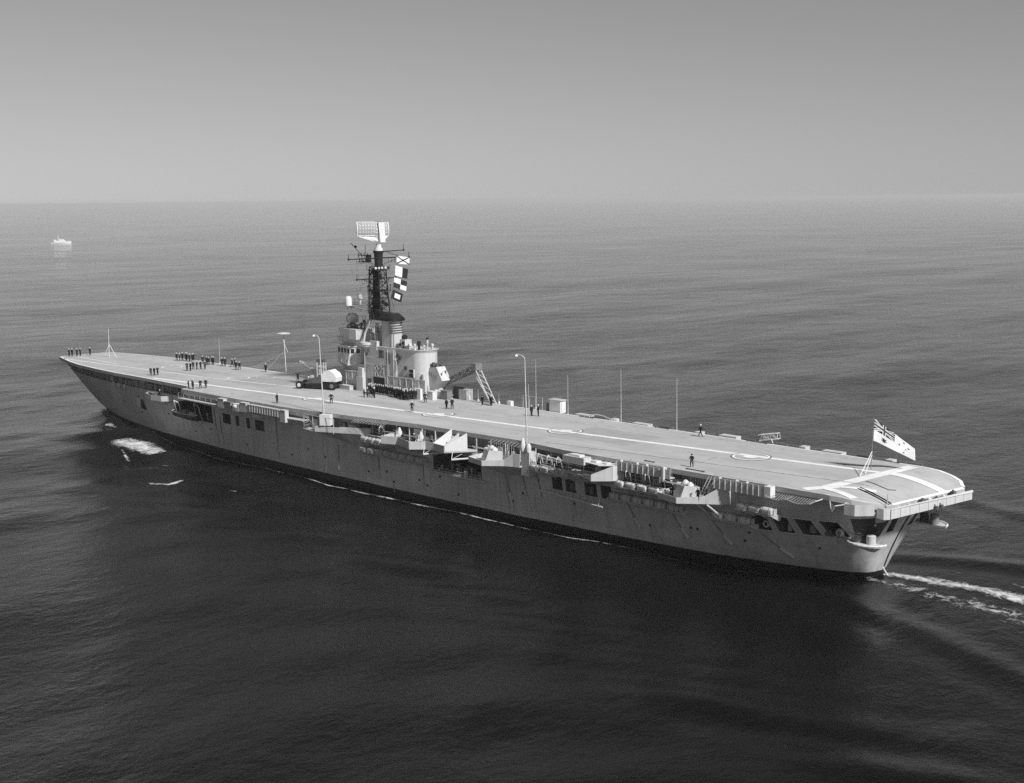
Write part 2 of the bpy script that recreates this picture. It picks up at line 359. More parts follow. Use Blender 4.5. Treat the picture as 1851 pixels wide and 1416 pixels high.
gx2 = np.linspace(-82, -11, 10)
cut.prism([(x, hull_y(x, 11.2)-2.4) for x in gx2] + [(-11, 20), (-82, 20)], 9.12, 11.7)
NG = len(cut.f)
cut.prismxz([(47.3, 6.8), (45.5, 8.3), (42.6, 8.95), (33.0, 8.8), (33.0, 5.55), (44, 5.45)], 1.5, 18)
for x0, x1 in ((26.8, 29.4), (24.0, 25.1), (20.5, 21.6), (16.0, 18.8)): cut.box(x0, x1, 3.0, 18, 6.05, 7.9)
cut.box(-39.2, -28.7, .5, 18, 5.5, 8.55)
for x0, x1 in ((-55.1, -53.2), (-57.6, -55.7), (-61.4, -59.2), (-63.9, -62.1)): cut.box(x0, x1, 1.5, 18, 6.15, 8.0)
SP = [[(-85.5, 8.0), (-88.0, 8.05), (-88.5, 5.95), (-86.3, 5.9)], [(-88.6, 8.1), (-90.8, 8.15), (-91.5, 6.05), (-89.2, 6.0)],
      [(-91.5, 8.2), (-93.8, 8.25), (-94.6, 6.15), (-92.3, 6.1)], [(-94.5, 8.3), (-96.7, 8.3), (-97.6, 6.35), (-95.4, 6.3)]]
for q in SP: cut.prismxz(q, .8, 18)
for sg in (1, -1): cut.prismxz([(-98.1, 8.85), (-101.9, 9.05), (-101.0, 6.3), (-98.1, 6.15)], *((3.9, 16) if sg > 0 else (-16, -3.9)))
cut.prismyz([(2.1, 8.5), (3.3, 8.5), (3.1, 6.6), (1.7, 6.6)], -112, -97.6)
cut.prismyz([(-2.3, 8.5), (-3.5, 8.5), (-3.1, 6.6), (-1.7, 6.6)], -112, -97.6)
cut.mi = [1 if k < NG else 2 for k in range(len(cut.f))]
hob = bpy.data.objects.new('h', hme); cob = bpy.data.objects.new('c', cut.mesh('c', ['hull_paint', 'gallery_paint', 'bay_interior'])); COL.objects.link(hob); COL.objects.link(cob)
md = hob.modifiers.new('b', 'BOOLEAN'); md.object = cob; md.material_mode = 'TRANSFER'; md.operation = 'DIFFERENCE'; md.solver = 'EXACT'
dg = bpy.context.evaluated_depsgraph_get(); hm2 = bpy.data.meshes.new_from_object(hob.evaluated_get(dg))
bpy.data.objects.remove(hob); bpy.data.objects.remove(cob)
hm2.polygons.foreach_set('use_smooth', [True]*len(hm2.polygons)); hm2.set_sharp_from_angle(angle=R(24))
hull = obj('hull', hm2, ship)

# ------------------------------------------------------------------ flight deck
PORT = [(104.3, 4.6), (103.7, 6.2), (94.7, 8.6), (87.2, 10.1), (78, 11.0), (69, 11.6), (57, 11.7), (46, 12.1), (38.4, 12.4), (37.3, 14.9), (23, 15.2), (4, 14.8), (-5, 13.8), (-11.6, 12.9), (-18.5, 11.8), (-25.4, 10.9), (-38, 10.6), (-46, 10.2), (-49, 10.6), (-56, 11.3), (-97.2, 11.0), (-99.5, 10.2), (-101.0, 8.8), (-101.9, 7.6), (-102.3, 6.9)]
STBD = [(104.3, -4.6), (103.7, -6.0), (94.7, -8.4), (82.8, -10.3), (68, -10.9), (46, -11.2), (24, -11.6), (20, -13.4), (-10, -13.4), (-14, -11.4), (-97, -11.2), (-99.4, -11.6), (-101.2, -11.6), (-102.3, -11.2)]
dx = sorted(set([a for a, _ in PORT]+[a for a, _ in STBD]+list(np.linspace(-102.3, -96.5, 14))+list(np.linspace(-96, 104, 60))))
P_ = [(x, float(tab(PORT, x))) for x in dx]; S_ = [(x, float(tab(STBD, x))) for x in dx]
P_ = [(-102.5, 6.2)]+P_+[(104.6, 3.0)]; S_ = [(-103.2, -10.6), (-103.6, -9.2)][1:]+S_+[(104.6, -3.0)]
dm = MB(); n = len(P_)
vv = []
for (x, yp), (xb, ys2) in zip(P_, S_):
    zt = float(zdeck(x)); zs = float(zdeck(xb)); vv += [(x, yp, zt), (xb, ys2, zs), (xb, ys2, zs-.62), (x, yp, zt-.62)]
ff = [(0, 1, 2, 3), (4*(n-1)+3, 4*(n-1)+2, 4*(n-1)+1, 4*(n-1))]
for i in range(n-1):
    a, c = 4*i, 4*(i+1)
    ff += [(a, a+1, c+1, c), (a+1, a+2, c+2, c+1), (a+2, a+3, c+3, c+2), (a+3, a, c, c+3)]
dm.add(vv, ff); deck = dm.build('flight_deck', 'deck_paint', ship, smooth=30)
def strip(pts, w, name, mat, dz=.005, step=1.5):
    """painted strip following the deck"""
    out = []
    if min(p[0] for p in pts) < -96.6 and len(pts) < 12: step = .3; dz += .03
    for (x0, y0), (x1, y1) in zip(pts[:-1], pts[1:]):
        L = math.hypot(x1-x0, y1-y0); k = max(1, int(L/step))
        for j in range(k): out.append((x0+(x1-x0)*j/k, y0+(y1-y0)*j/k))
    out.append(pts[-1]); m = MB(); v = []
    for i, (x, y) in enumerate(out):
        a = out[max(i-1, 0)]; c = out[min(i+1, len(out)-1)]; L = math.hypot(c[0]-a[0], c[1]-a[1]) or 1
        tx, ty = (c[0]-a[0])/L, (c[1]-a[1])/L
        for sg in (1, -1):
            px, py = x-ty*w/2*sg, y+tx*w/2*sg; v.append((px, py, float(zdeck(px))+dz))
    m.add(v, [(2*i, 2*i+1, 2*i+3, 2*i+2) for i in range(len(out)-1)])
    return m.build(name, mat, deck)
def ring(c, r0, r1, name, mat, dz, n=40):
    m = MB(); v = []
    for i in range(n):
        t = 2*math.pi*i/n
        for r in (r0, r1): v.append((c[0]+r*math.cos(t), c[1]+r*math.sin(t), 12+dz))
    m.add(v, [(2*i, 2*i+1, (2*i+3) % (2*n), (2*i+2) % (2*n)) for i in range(n)]); return m.build(name, mat, deck)
def disc(c, r, name, mat, dz, n=28, sx=1.):
    m = MB(); m.add([(c[0]+r*sx*math.cos(2*math.pi*i/n), c[1]+r*math.sin(2*math.pi*i/n), 12+dz) for i in range(n)], [tuple(range(n))]); return m.build(name, mat, deck)
cl = lambda x: -4.6+(x+98.4)*.0985
# aircraft lifts, slightly worn plates with a pale joint
for x0, x1, y0, y1 in ((-60, -46.5, -5.4, 3.4), (27, 41, -5.6, 3.6)):
    m = MB(); m.add([(x0, y0, 12.004), (x1, y0, 12.004), (x1, y1, 12.004), (x0, y1, 12.004)], [(0, 1, 2, 3)]); m.build('lift_platform', 'deck_worn', deck)
    strip([(x0, y0), (x1, y0), (x1, y1), (x0, y1), (x0, y0)], .16, 'lift_joint', 'mark_thin', .012)
strip([(-103.0, -4.9), (-96.4, cl(-96.4))], 1.5, 'landing_centreline', 'mark_white', .017)
strip([(-96.4, cl(-96.4)), (55, cl(55))], .95, 'landing_centreline', 'mark_white', .016)
strip([(-96, -10.5), (-45.9, -6.9), (8, -1.9), (28, .2)], .28, 'landing_side_line', 'mark_thin', .014)
strip([(-98, 3.1), (-92.6, 3.6), (-72.4, 5.8), (-50, 8.6)], .28, 'landing_side_line', 'mark_thin', .014)
strip([(-94.6, 7.4), (-96.1, -10.3)], 1.7, 'touchdown_bar', 'mark_white', .020)
strip([(-93.2, 10.2), (-95.6, 5.8)], 1.5, 'touchdown_foot', 'mark_white', .026)
strip([(-95.0, 8.2), (-99.4, 9.4)], 1.2, 'touchdown_foot', 'mark_white', .022)
strip([(-95.8, 6.4), (-99.4, 4.5)], 1.0, 'touchdown_foot', 'mark_white', .024)
strip([(x, y+.3) for x, y in S_[1:-1] if x < -15], .34, 'deck_edge_line', 'mark_white', .022)
strip([(x, y+.3) for x, y in S_[1:-1] if x > 25], .34, 'deck_edge_line', 'mark_white', .010)
strip([(x, y-.3) for x, y in P_[1:-1] if x < 36], .30, 'deck_edge_line', 'mark_thin', .010)
strip([(x, y-.3) for x, y in P_[1:-1] if 38.4 < x], .42, 'deck_edge_line', 'mark_white', .010)
strip([(37.0, 12.2), (37.0, 14.7)], .4, 'deck_edge_line', 'mark_white', .010)
strip([(-103.4, -9.2), (-102.35, 6.1)], .35, 'deck_edge_line', 'mark_white', .010)
strip([(-103.2, -9.5), (-102.2, -10.8), (-100.8, -11.2), (-99.0, -11.2)], .5, 'deck_edge_line', 'mark_white', .012)
strip([(100, 7.0), (92, 6.6), (75, 5.2), (62, 4.2), (46, 3.0), (22, -.8)], .40, 'catapult_line', 'mark_white', .010)
strip([(101, 3.2), (80, 4.3)], .35, 'catapult_line', 'mark_white', .018)
strip([(99, 2.4), (80, .9), (68, -.4)], .30, 'catapult_line', 'mark_thin', .008)
strip([(64, 4.4), (58, 1.2), (50, -4.6)], .26, 'cross_line', 'mark_thin', .022)
strip([(54, -2.0), (30, -4.8)], .22, 'axial_line', 'mark_thin', .016)
for c in ((-77.3, -1.9), (-45.8, .25), (-20.2, 2.6), (8.2, 5.4)):
    ring(c, 2.5, 2.7, 'spot_ring_border', 'mark_dark', .026); ring(c, 2.2, 2.5, 'spot_ring', 'mark_white', .030); disc(c, 1.05, 'spot_centre', 'mark_white', .034)  # dark painted band round each white ring
for c in ((42.0, -.6), (67.6, -1.0)):
    ring(c, 1.9, 2.25, 'spot_ring', 'mark_white', .030); disc(c, .7, 'spot_centre', 'mark_thin', .034)
ring((38.4, -4.4), 1.6, 1.9, 'spot_ring', 'mark_thin', .032)
# arrester wire sheaves and cables lying across the stern deck
m = MB()
for o_ in (0, .55): m.path([(x, y-o_, float(zdeck(x))+.06) for x, y in ((-97.6, 5.6), (-98.8, 5.9), (-100.0, 6.2), (-101.2, 6.4), (-102.2, 6.6))], .09, 5)
m.build('deck_cable', 'black_paint', deck)
m = MB(); m.path([(x, y, float(zdeck(x))+.05) for x, y in ((-96.4, 1.6), (-97.6, 1.9), (-98.8, 2.3), (-99.8, 2.4), (-100.3, 1.6))], .05, 5); m.build('deck_cable', 'dark_grey', deck)
for x, y, L in ((-77.3, 10.2, 2.6), (-69.6, 9.8, 1.4), (-92.0, -10.9, 3.5), (-72, -10.9, 3.2), (-55, -11, 2.4), (-40, -10.9, 2.6)):
    m = MB(); m.tube((x-L/2, y, 12.06), (x+L/2, y-.05, 12.06), .07, 5); m.box(x-L/2-.12, x-L/2+.12, y-.15, y+.15, 12, 12.14); m.box(x+L/2-.12, x+L/2+.12, y-.2, y+.1, 12, 12.14); m.build('deck_cable', 'dark_grey', deck)

# ------------------------------------------------------------------ hull fittings, port side
def follow(x0, z0, x1, z1, r, n=8, out=.05, seg=6):
    return [(x0+(x1-x0)*k/n, hull_y(x0+(x1-x0)*k/n, z0+(z1-z0)*k/n)+out, z0+(z1-z0)*k/n) for k in range(n+1)]
for x, zt, zb, dxx in ((32.1, 8.4, 2.0, -.1), (30.4, 7.2, 2.0, 0), (12.1, 9.0, 1.9, .1), (-5.3, 6.4, 2.2, 0), (-15.6, 6.0, 2.2, -.2), (-26.4, 6.0, 2.4, -.1), (-44.2, 7.6, 2.4, -1.0),
                       (-47.6, 7.8, 2.2, -1.0), (-50.4, 7.6, 2.6, -1.2), (-66.5, 6.3, 3.0, -1.6), (-73.6, 6.4, 2.8, -2.0), (-79.8, 6.4, 3.0, -2.2), (-86.6, 5.6, 2.4, -3.2)):
    zm = zb+(zt-zb)*.38; xm = x+dxx*.62
    m = MB(); m.path(follow(x, zt, xm, zm, .07), .085, 6); pp = m.build('discharge_pipe', 'pipe_grey', hull, smooth=40)
    m = MB(); m.path(follow(xm, zm, x+dxx, zb, .1, 5, .10), .21, 6); m.build('pipe_guard', 'ship_grey', hull, smooth=40)
SC = []
for x, z in ((3.2, 4.6), (-1.5, 3.8), (8, 3.0), (-13, 3.0), (-17.6, 3.6), (-19.2, 2.2), (-25.4, 3.4), (-27.2, 2.8), (-30.1, 4.6), (-34, 2.4), (-45.3, 3.1), (-47.4, 4.6), (-50.6, 7.0), (-57, 4.6), (-69.8, 3.6), (-76.4, 4.4), (-77.4, 4.4), (-84, 3.9), (-85, 5.2), (-93.6, 4.4), (22, 3.0), (34, 4.4), (40, 3.2), (50, 5.4), (62, 4.4), (70, 5.8)):
    y = hull_y(x, z); m = MB(); m.tube((x, y-.05, z), (x, y+.06, z), .19, 10); m.build('scuttle', 'black_paint', hull)
    if (x*7) % 3 < 1:
        m = MB(); m.path(follow(x, z-.3, x-.15, z-1.7, .1, 5, .012), .10, 5); m.build('rust_streak', 'rust', hull)
# draught marks
for x0, z0 in ((-90.3, 1.3), (-1.5, 1.3), (88, 1.3)):
    for k in range(5):
        z = z0+.42*k; x = x0+(.06*k if x0 < 0 else .2*k); y = hull_y(x, z)
        m = MB(); m.box(x-.14, x+.14, y-.1, y+.035, z, z+.2); m.build('draught_mark', 'white_paint', hull)
# stern rail on the centreline
m = MB(); prof = []
for z in np.linspace(1.6, 9.3, 9):
    xs_ = min(np.interp(z, grid[i][:, 2], grid[i][:, 0]) for i in range(3)); prof.append((xs_-.03, 0, z))
m.path(prof, .10, 6); m.build('stern_rail', 'black_paint', hull)
m = MB(); m.tube((-97.9, -.4, .4), (-99.5, -1.6, -.4), .05, 5); m.tube((-98.0, .1, 1.5), (-98.6, -.5, .1), .09, 5); m.build('towing_line', 'white_paint', hull)
# frames round the side openings
for q in SP:
    m = MB(); zz = [(x, z) for x, z in q]
    for (xa, za), (xb, zb) in zip(zz, zz[1:]+zz[:1]): m.tube((xa, hull_y(xa, za)+.02, za), (xb, hull_y(xb, zb)+.02, zb), .07, 4)
    m.build('opening_frame', 'light_grey', hull)
def bay_gear(x0, x1, z0, y, n, name='stowed_gear', mat=('mid_grey', 'dark_grey', 'canvas_grey')):
    for k in range(n):
        x = x0+(x1-x0)*(k+.5)/n+rng.uniform(-.3, .3); w = rng.uniform(.25, .5); h = rng.uniform(.5, 1.3); m = MB()
        if k % 3 == 0: m.lathe((x, y, z0), [(w, 0), (w*1.05, h*.5), (w*.9, h)], 10)
        elif k % 3 == 1: m.box(x-w, x+w, y-.4, y+.3, z0, z0+h*.7); m.box(x-w*.6, x+w*.7, y-.3, y+.1, z0+h*.7, z0+h)
        else: m.lathe((x, y, z0), [(w*.5, 0), (w*.45, h*.7), (w*.8, h*.72), (w*.7, h)], 8)
        m.build(name, mat[k % len(mat)], hull, smooth=40)
bay_gear(-38.6, -29.2, 5.5, 10.2, 9); bay_gear(-39, -29, 5.5, 8.6, 7); bay_gear(-63.6, -53.6, 6.15, 9.6, 8)
bay_gear(-97.2, -92.6, 6.4, 8.0, 4); bay_gear(-90.8, -86.6, 6.1, 8.2, 3, mat=('canvas_grey', 'mid_grey')); bay_gear(34, 38, 5.55, 9.6, 3); bay_gear(16.3, 18.6, 6.05, 10.6, 3, mat=('dark_grey',))
def lifering(x, y, z, par=None):
    m = MB(); n = 12
    pts = [(x+.36*math.cos(2*math.pi*i/n), y, z+.36*math.sin(2*math.pi*i/n)) for i in range(n+1)]; m.path(pts, .09, 6); return m.build('lifebuoy', 'white_paint', hull, smooth=60)
lifering(-87.6, 9.6, 6.75); lifering(-96.9, 8.3, 7.0)
# rail and ledge below the big bay
m = MB(); m.box(-40.2, -28.0, 11.0, 11.75, 5.22, 5.42); rails(m, [(-39.6, 11.7, 5.42), (-28.3, 11.7, 5.42)], .62, .045, 1.9); m.build('bay_ledge', 'ship_grey', hull)
m = MB(); m.box(-36.4, -36.0, 11.3, 11.7, 5.42, 6.3); m.build('bollard', 'white_paint', hull)
# tangle of boat ropes below the square ports
m = MB()
for k in range(9):
    x = -53.0-k*1.25; pts = []
    for j in range(7):
        t = j/6; pts.append((x-1.5*t, hull_y(x, 5.8)+.15+.5*math.sin(math.pi*t), 6.1-.75*math.sin(math.pi*t)+rng.uniform(-.12, .12)))
    m.path(pts, .055, 4)
m.tube((-51.6, 11.9, 5.9), (-63.6, 12.2, 5.4), .10, 5)
for k in range(8): m.tube((-52+k*-1.5, 11.3, 6.2), (-52.4+k*-1.5, 12.3, 5.6), .05, 4)
m.build('boat_boom', 'canvas', hull)
# accommodation ladder boom ends
m = MB(); m.box(-63.2, -61.6, 11.6, 12.1, 5.3, 5.5); m.build('boom_platform', 'white_paint', hull)

# ---- galleries: rails, stanchions
m = MB(); pts = [(x, hull_y(x, 9.5)-.12, 9.55) for x in np.linspace(40, 101, 26)]; rails(m, pts, 1.0, .035, 1.5)
m.build('gallery_rail', 'light_grey', hull)
for k, x in enumerate(np.linspace(42, 100.5, 20)):
    m = MB(); y = hull_y(x, 9.5)-.35; m.box(x-.07, x+.07, y-.09, y+.09, 9.55, 11.42); m.build('gallery_stanchion', 'ship_grey', hull)
for x, L, h in ((92.4, .5, 1.75), (74, 1.6, 1.0), (70, .9, 1.5), (66.5, 2.4, .8), (63, 1, 1.2), (60, 1.4, 1.4), (57.5, .8, 1.0), (45, 1.6, 1.1), (42, 1.2, 1.4)):
    m = MB(); y = hull_y(x, 9.5)-.9; m.box(x-L/2, x+L/2, y-.3, y+.25, 9.55, 9.55+h); m.build('gallery_locker', 'ship_grey' if L > 1 else 'light_grey', hull)
for k in range(3):
    x = 71.5-k*2.6; m = MB(); y = hull_y(x, 9.5)+.15; m.lathe((x, y, 9.3), [(.3, -.3), (.35, .2), (.2, .5)], 10); m.build('fairlead', 'light_grey', hull, smooth=40)
m = MB(); pts = [(x, hull_y(x, 9.1)-.1, 9.12) for x in np.linspace(-81, -12, 26)]; rails(m, pts, 1.0, .035, 1.6); m.build('gallery_rail', 'light_grey', hull)
for k, x in enumerate(np.linspace(-80, -14, 23)):
    m = MB(); y = hull_y(x, 9.3)-.35; m.box(x-.06, x+.06, y-.08, y+.08, 9.12, 11.42); m.build('gallery_stanchion', 'ship_grey', hull)
for x in np.linspace(-79.5, -13, 26):
    h = rng.uniform(.6, 1.7); L = rng.uniform(.4, 1.1); y = hull_y(x, 9.3)-1.2; m = MB(); m.box(x-L/2, x+L/2, y-.28, y+.3, 9.12, 9.12+h); m.build('gallery_locker', ('ship_grey', 'dark_grey', 'light_grey')[int(rng.integers(3))], hull)

for k in range(70):
    x = rng.uniform(-80.5, -12.5) if k < 52 else rng.uniform(42, 100); z0 = 9.12 if x < 0 else 9.55; y = hull_y(x, 9.4)-rng.uniform(.25, 1.9); q = k % 5; m = MB()
    if q == 0: m.tube((x, y, z0), (x+rng.uniform(-.2, .2), y, z0+rng.uniform(1.2, 2.2)), .07, 5)
    elif q == 1: m.lathe((x, y, z0), [(.3, 0), (.32, .5), (.2, .75), (.05, .9)], 8)
    elif q == 2: m.path([(x, y, z0+1.3), (x+.3, y+.1, z0+.5), (x+.7, y+.15, z0+.4), (x+1.0, y, z0+1.2)], .06, 5)
    elif q == 3: m.box(x-.4, x+.4, y-.2, y+.2, z0, z0+rng.uniform(.4, 1.1)); m.box(x-.2, x+.1, y-.1, y+.2, z0+.3, z0+1.5)
    else: m.tube((x, y, z0), (x, y, z0+1.1), .10, 6); m.lathe((x, y, z0+1.1), [(.28, 0), (.3, .25), (.1, .45)], 8)
    m.build('gallery_fitting', ('canvas', 'dark_grey', 'mid_grey', 'light_grey', 'black_paint')[int(rng.integers(5))], hull)
for x0, x1 in ((-12, -18.6), (-66, -57), (-49, -41)):
    m = MB(); yy = float(tab(PORT, (x0+x1)/2)); 
    for k in range(12): x = x0+(x1-x0)*k/11; m.tube((x, float(tab(PORT, x))-.05, 11.6), (x, float(tab(PORT, x))+1.0, 11.25), .02, 4)
    for j in range(4): m.path([(x0+(x1-x0)*k/11, float(tab(PORT, x0+(x1-x0)*k/11))+.3*j, 11.55-.1*j) for k in range(12)], .02, 4)
    m.build('safety_net', 'canvas_grey', deck)
# folded davits, hanging falls and knees between the sponsons
for x in (-51.6, -53.4, -55.2, -17.4, -67.4, -70.6, -73.0):
    y = hull_y(x, 9.3); m = MB(); m.path([(x, y-.3, 9.12), (x, y+.15, 10.6), (x-.2, y+.9, 11.1), (x-.5, y+1.5, 10.8)], .07, 5); m.tube((x-.5, y+1.5, 10.8), (x-.5, y+1.5, 10.2), .03, 4); m.tube((x, y+.1, 10.2), (x-.3, y+.9, 10.95), .04, 4); m.build('folded_davit', 'canvas', hull)
m = MB(); m.lattice((-51.2, 12.2, 10.9), (-56.4, 12.3, 10.6), .35, 8, .035); m.build('stowed_boom', 'canvas', hull)
m = MB(); m.path([(-52.6, 12.6, 10.4), (-52.6, 12.6, 9.8), (-55.4, 12.8, 9.7), (-55.4, 12.8, 10.3)], .05, 5); m.build('stowed_boom', 'canvas', hull)
for k, x in enumerate(np.arange(-13.0, -82.0, -2.35)):
    y = hull_y(x, 8.9); m = MB(); m.hexa([(x-.05, y-.2, 8.2), (x+.05, y-.2, 8.2), (x+.05, y+.05, 8.2), (x-.05, y+.05, 8.2), (x-.05, y-.2, 9.08), (x+.05, y-.2, 9.08), (x+.05, y+.5, 9.08), (x-.05, y+.5, 9.08)]); m.build('gallery_knee', 'ship_grey', hull)
m = MB(); xs5 = np.linspace(-12.5, -81.5, 30)
v5 = []
for x in xs5: y = hull_y(x, 9.1); v5 += [(x, y-.1, 9.09), (x, y+.5, 9.09), (x, y+.5, 9.17), (x, y-.1, 9.17)]
f5 = [(0, 1, 2, 3), (4*29+3, 4*29+2, 4*29+1, 4*29)]
for i in range(29):
    for j in range(4): f5.append((4*i+j, 4*i+(j+1) % 4, 4*i+4+(j+1) % 4, 4*i+4+j))
m.add(v5, f5); m.build('gallery_ledge', 'ship_grey', hull)
for x0, x1 in ((-76, -79.5), (-42, -46), (-24.5, -27)):
    m = MB()
    for k in range(10): x = x0+(x1-x0)*k/9; y = hull_y(x, 9.6)-.1; m.tube((x, y, 11.3), (x+.1, y+.05, 9.3+.3*math.sin(k)), .03, 4)
    m.build('hanging_rope', 'canvas_grey', hull)
# ---- angled deck overhang
m = MB(); m.add([(36.8, 11.2, 8.9), (36.8, 14.7, 11.0), (36.8, 14.7, 11.39), (36.8, 11.2, 11.39), (-1, 11.2, 8.9), (-1, 14.2, 10.8), (-1, 14.2, 11.39), (-1, 11.2, 11.39)],
                [(0, 1, 2, 3), (7, 6, 5, 4), (0, 4, 5, 1), (1, 5, 6, 2), (2, 6, 7, 3), (3, 7, 4, 0)]); m.build('deck_overhang', 'ship_grey', hull)
m = MB(); m.prismyz([(11.2, 9.0), (14.6, 11.1), (14.6, 11.38), (11.2, 11.38)], 36.82, 37.2); m.build('overhang_bracket', 'ship_grey', hull)
cw = MB(); cw.prism([(37, 14.6), (37, 15.9), (4, 15.7), (-1, 15.4), (-1, 13.9), (4, 14.6)], 10.32, 10.42); cat1 = cw.build('catwalk', 'ship_grey', ship)
m = MB(); rails(m, [(36.8, 15.85, 10.42), (24, 15.8, 10.42)], 1.05, .035, 1.7); m.build('catwalk_rail', 'light_grey', cat1)
for x0, x1, z0, z1, mt in ((21.4, 23.3, 10.2, 11.75, 'light_grey'), (19.2, 21.2, 10.5, 11.4, 'mid_grey'), (16.6, 18.6, 10.1, 11.3, 'white_paint'), (14.4, 16.3, 10.2, 11.75, 'light_grey'), (9.6, 14.0, 10.4, 11.62, 'ship_grey'), (4.6, 9.4, 10.4, 11.62, 'ship_grey'), (2.9, 4.3, 9.7, 11.7, 'light_grey')):
    m = MB(); m.box(x0, x1, 15.3, 16.05, z0, z1); m.box(x0-.05, x1+.05, 15.25, 16.1, z1, z1+.06); m.build('catwalk_locker', mt, cat1)
m = MB()
for k in range(12): m.box(4.9+k*.75, 5.0+k*.75, 16.05, 16.12, 10.45, 11.55)
m.build('locker_rib', 'ship_grey', cat1)
m = MB(); m.box(11.2, 13.4, 14.5, 15.6, 9.5, 10.1); m.build('light_box', 'light_grey', cat1)
m = MB(); m.lathe((17.6, 16.1, 10.9), [(.35, -.2), (.45, .1), (.3, .35)], 10); m.build('signal_lamp', 'canvas', cat1, smooth=40)
# big flaring sponson below the lamp platform
m = MB(); top = [(-.8, 11.0), (-.8, 15.2), (-4.8, 15.7), (-9.0, 13.9), (-12.4, 12.3), (-14.2, 11.0)]
bot = [(-2.0, 11.0), (-2.2, 11.35), (-6.2, 11.5), (-10.4, 11.55), (-13.8, 11.5), (-14.8, 11.0)]
zb = [8.0, 8.0, 7.3, 6.7, 6.2, 6.1]
n6 = 6; vs6 = [(x, y, z) for (x, y), z in zip(bot, zb)]+[(x, y, 9.1) for x, y in top]
m.add(vs6, [tuple(range(5, -1, -1)), tuple(range(6, 12))]+[(i, (i+1) % 6, 6+(i+1) % 6, 6+i) for i in range(6)]); spn = m.build('flared_sponson', 'light_grey', ship)
for (xa, ya), (xb, yb), h in (((-4.8, 15.7), (-9.0, 13.9), .9), ((-9.0, 13.9), (-12.4, 12.3), 1.0), ((-12.4, 12.3), (-13.8, 11.4), 1.0)):
    m = MB(); m.hexa([(xa, ya-.08, 9.1), (xb, yb-.08, 9.1), (xb, yb, 9.1), (xa, ya, 9.1), (xa, ya-.08, 9.1+h), (xb, yb-.08, 9.1+h), (xb, yb, 9.1+h), (xa, ya, 9.1+h)]); m.build('bulwark_panel', 'light_grey', spn)
m = MB()
for x in (-1.0, -3.4, -5.6, -9.0): m.tube((x, 15.1, 9.1), (x, 15.0, 11.5), .06, 5)
m.tube((-1, 15, 11.5), (-9, 15, 11.5), .05, 5); m.tube((-1, 15.1, 9.3), (-5.4, 15, 11.4), .04, 5); m.tube((-5.4, 15.1, 9.3), (-1, 15, 11.3), .04, 5)
rails(m, [(-.9, 11.6, 9.1), (-.9, 15.1, 9.1), (-5.2, 15.5, 9.1)], 1.0, .035, 1.3); m.build('platform_frame', 'light_grey', spn)
m = MB(); m.hexa([(-5.9, 15.5, 10.2), (-7.4, 14.6, 10.2), (-6.9, 13.6, 10.2), (-5.4, 14.4, 10.2), (-5.9, 15.5, 11.95), (-7.4, 14.6, 11.95), (-6.9, 13.6, 11.95), (-5.4, 14.4, 11.95)]); m.build('control_cabinet', 'white_paint', spn)
for x, y, w, h in ((-2.4, 13.4, .6, 1.5), (-4.2, 13.0, .5, 1.9), (-8.6, 12.7, .5, 1.6), (-10.2, 12.2, .6, 1.3)):
    m = MB(); m.box(x-w, x+w, y-.4, y+.4, 9.1, 9.1+h); m.build('deck_locker', 'dark_grey' if h > 1.5 else 'canvas', spn)

# ---- lamp posts
def lamp_post(base, top, hook, trunk=None):
    b_ = Vector(base); t_ = Vector(top); h_ = Vector(hook); m = MB()
    m.tube(b_, b_+(t_-b_)*.42, .15, 8, .11); m.tube(b_+(t_-b_)*.42, t_, .11, 8, .07)
    pts = [t_]
    for k in range(1, 7):
        a = math.pi/2*k/6; pts.append(t_+Vector(((h_.x-t_.x)*(1-math.cos(a)), (h_.y-t_.y)*(1-math.cos(a)), (h_.z-t_.z)*math.sin(a))))
    m.path(pts, .07, 6); pp = m.build('flood_light_post', 'canvas_grey', ship, smooth=50)
    m = MB(); m.lathe((h_.x, h_.y, h_.z-.16), [(.30, -.1), (.22, .06), (.08, .16)], 10); m.build('lamp_head', 'white_paint', pp, smooth=50)
    m = MB(); q = b_+Vector((-.5, .35, 0)); q2 = b_+(t_-b_)*.30+Vector((-.3, .3, 0))
    for s_ in (-.2, .2): m.tube(q+Vector((s_, 0, 0)), q2+Vector((s_, 0, 0)), .035, 4)
    for k in range(12):
        c = q+(q2-q)*k/12; m.tube(c+Vector((-.2, 0, 0)), c+Vector((.2, 0, 0)), .025, 4)
    m.build('post_ladder', 'canvas', pp); return pp
lamp_post((-5.2, 14.0, 9.1), (-4.0, 13.7, 23.9), (-2.9, 13.9, 24.6))
pp = lamp_post((-49.4, 11.9, 9.0), (-48.8, 11.7, 24.0), (-47.4, 11.9, 24.6))
m = MB(); m.box(-50.3, -48.7, 11.2, 12.5, 7.7, 11.1); m.build('post_trunk', 'ship_grey', ship)
m = MB(); m.lathe((-49.0, 12.4, 11.1), [(.3, 0), (.4, .6), (.32, 1.2), (.12, 1.9)], 8); m.lathe((-49.9, 12.2, 11.1), [(.35, 0), (.4, .7), (.2, 1.2)], 8); m.build('post_fitting', 'canvas', pp, smooth=50)
m = MB(); m.tube((-49.9, 12.2, 11), (-49.9, 12.1, 20.6), .03, 4); m.tube((-49.9, 12.1, 20.6), (-48.9, 11.8, 20.6), .03, 4); m.build('signal_wire', 'canvas', pp)

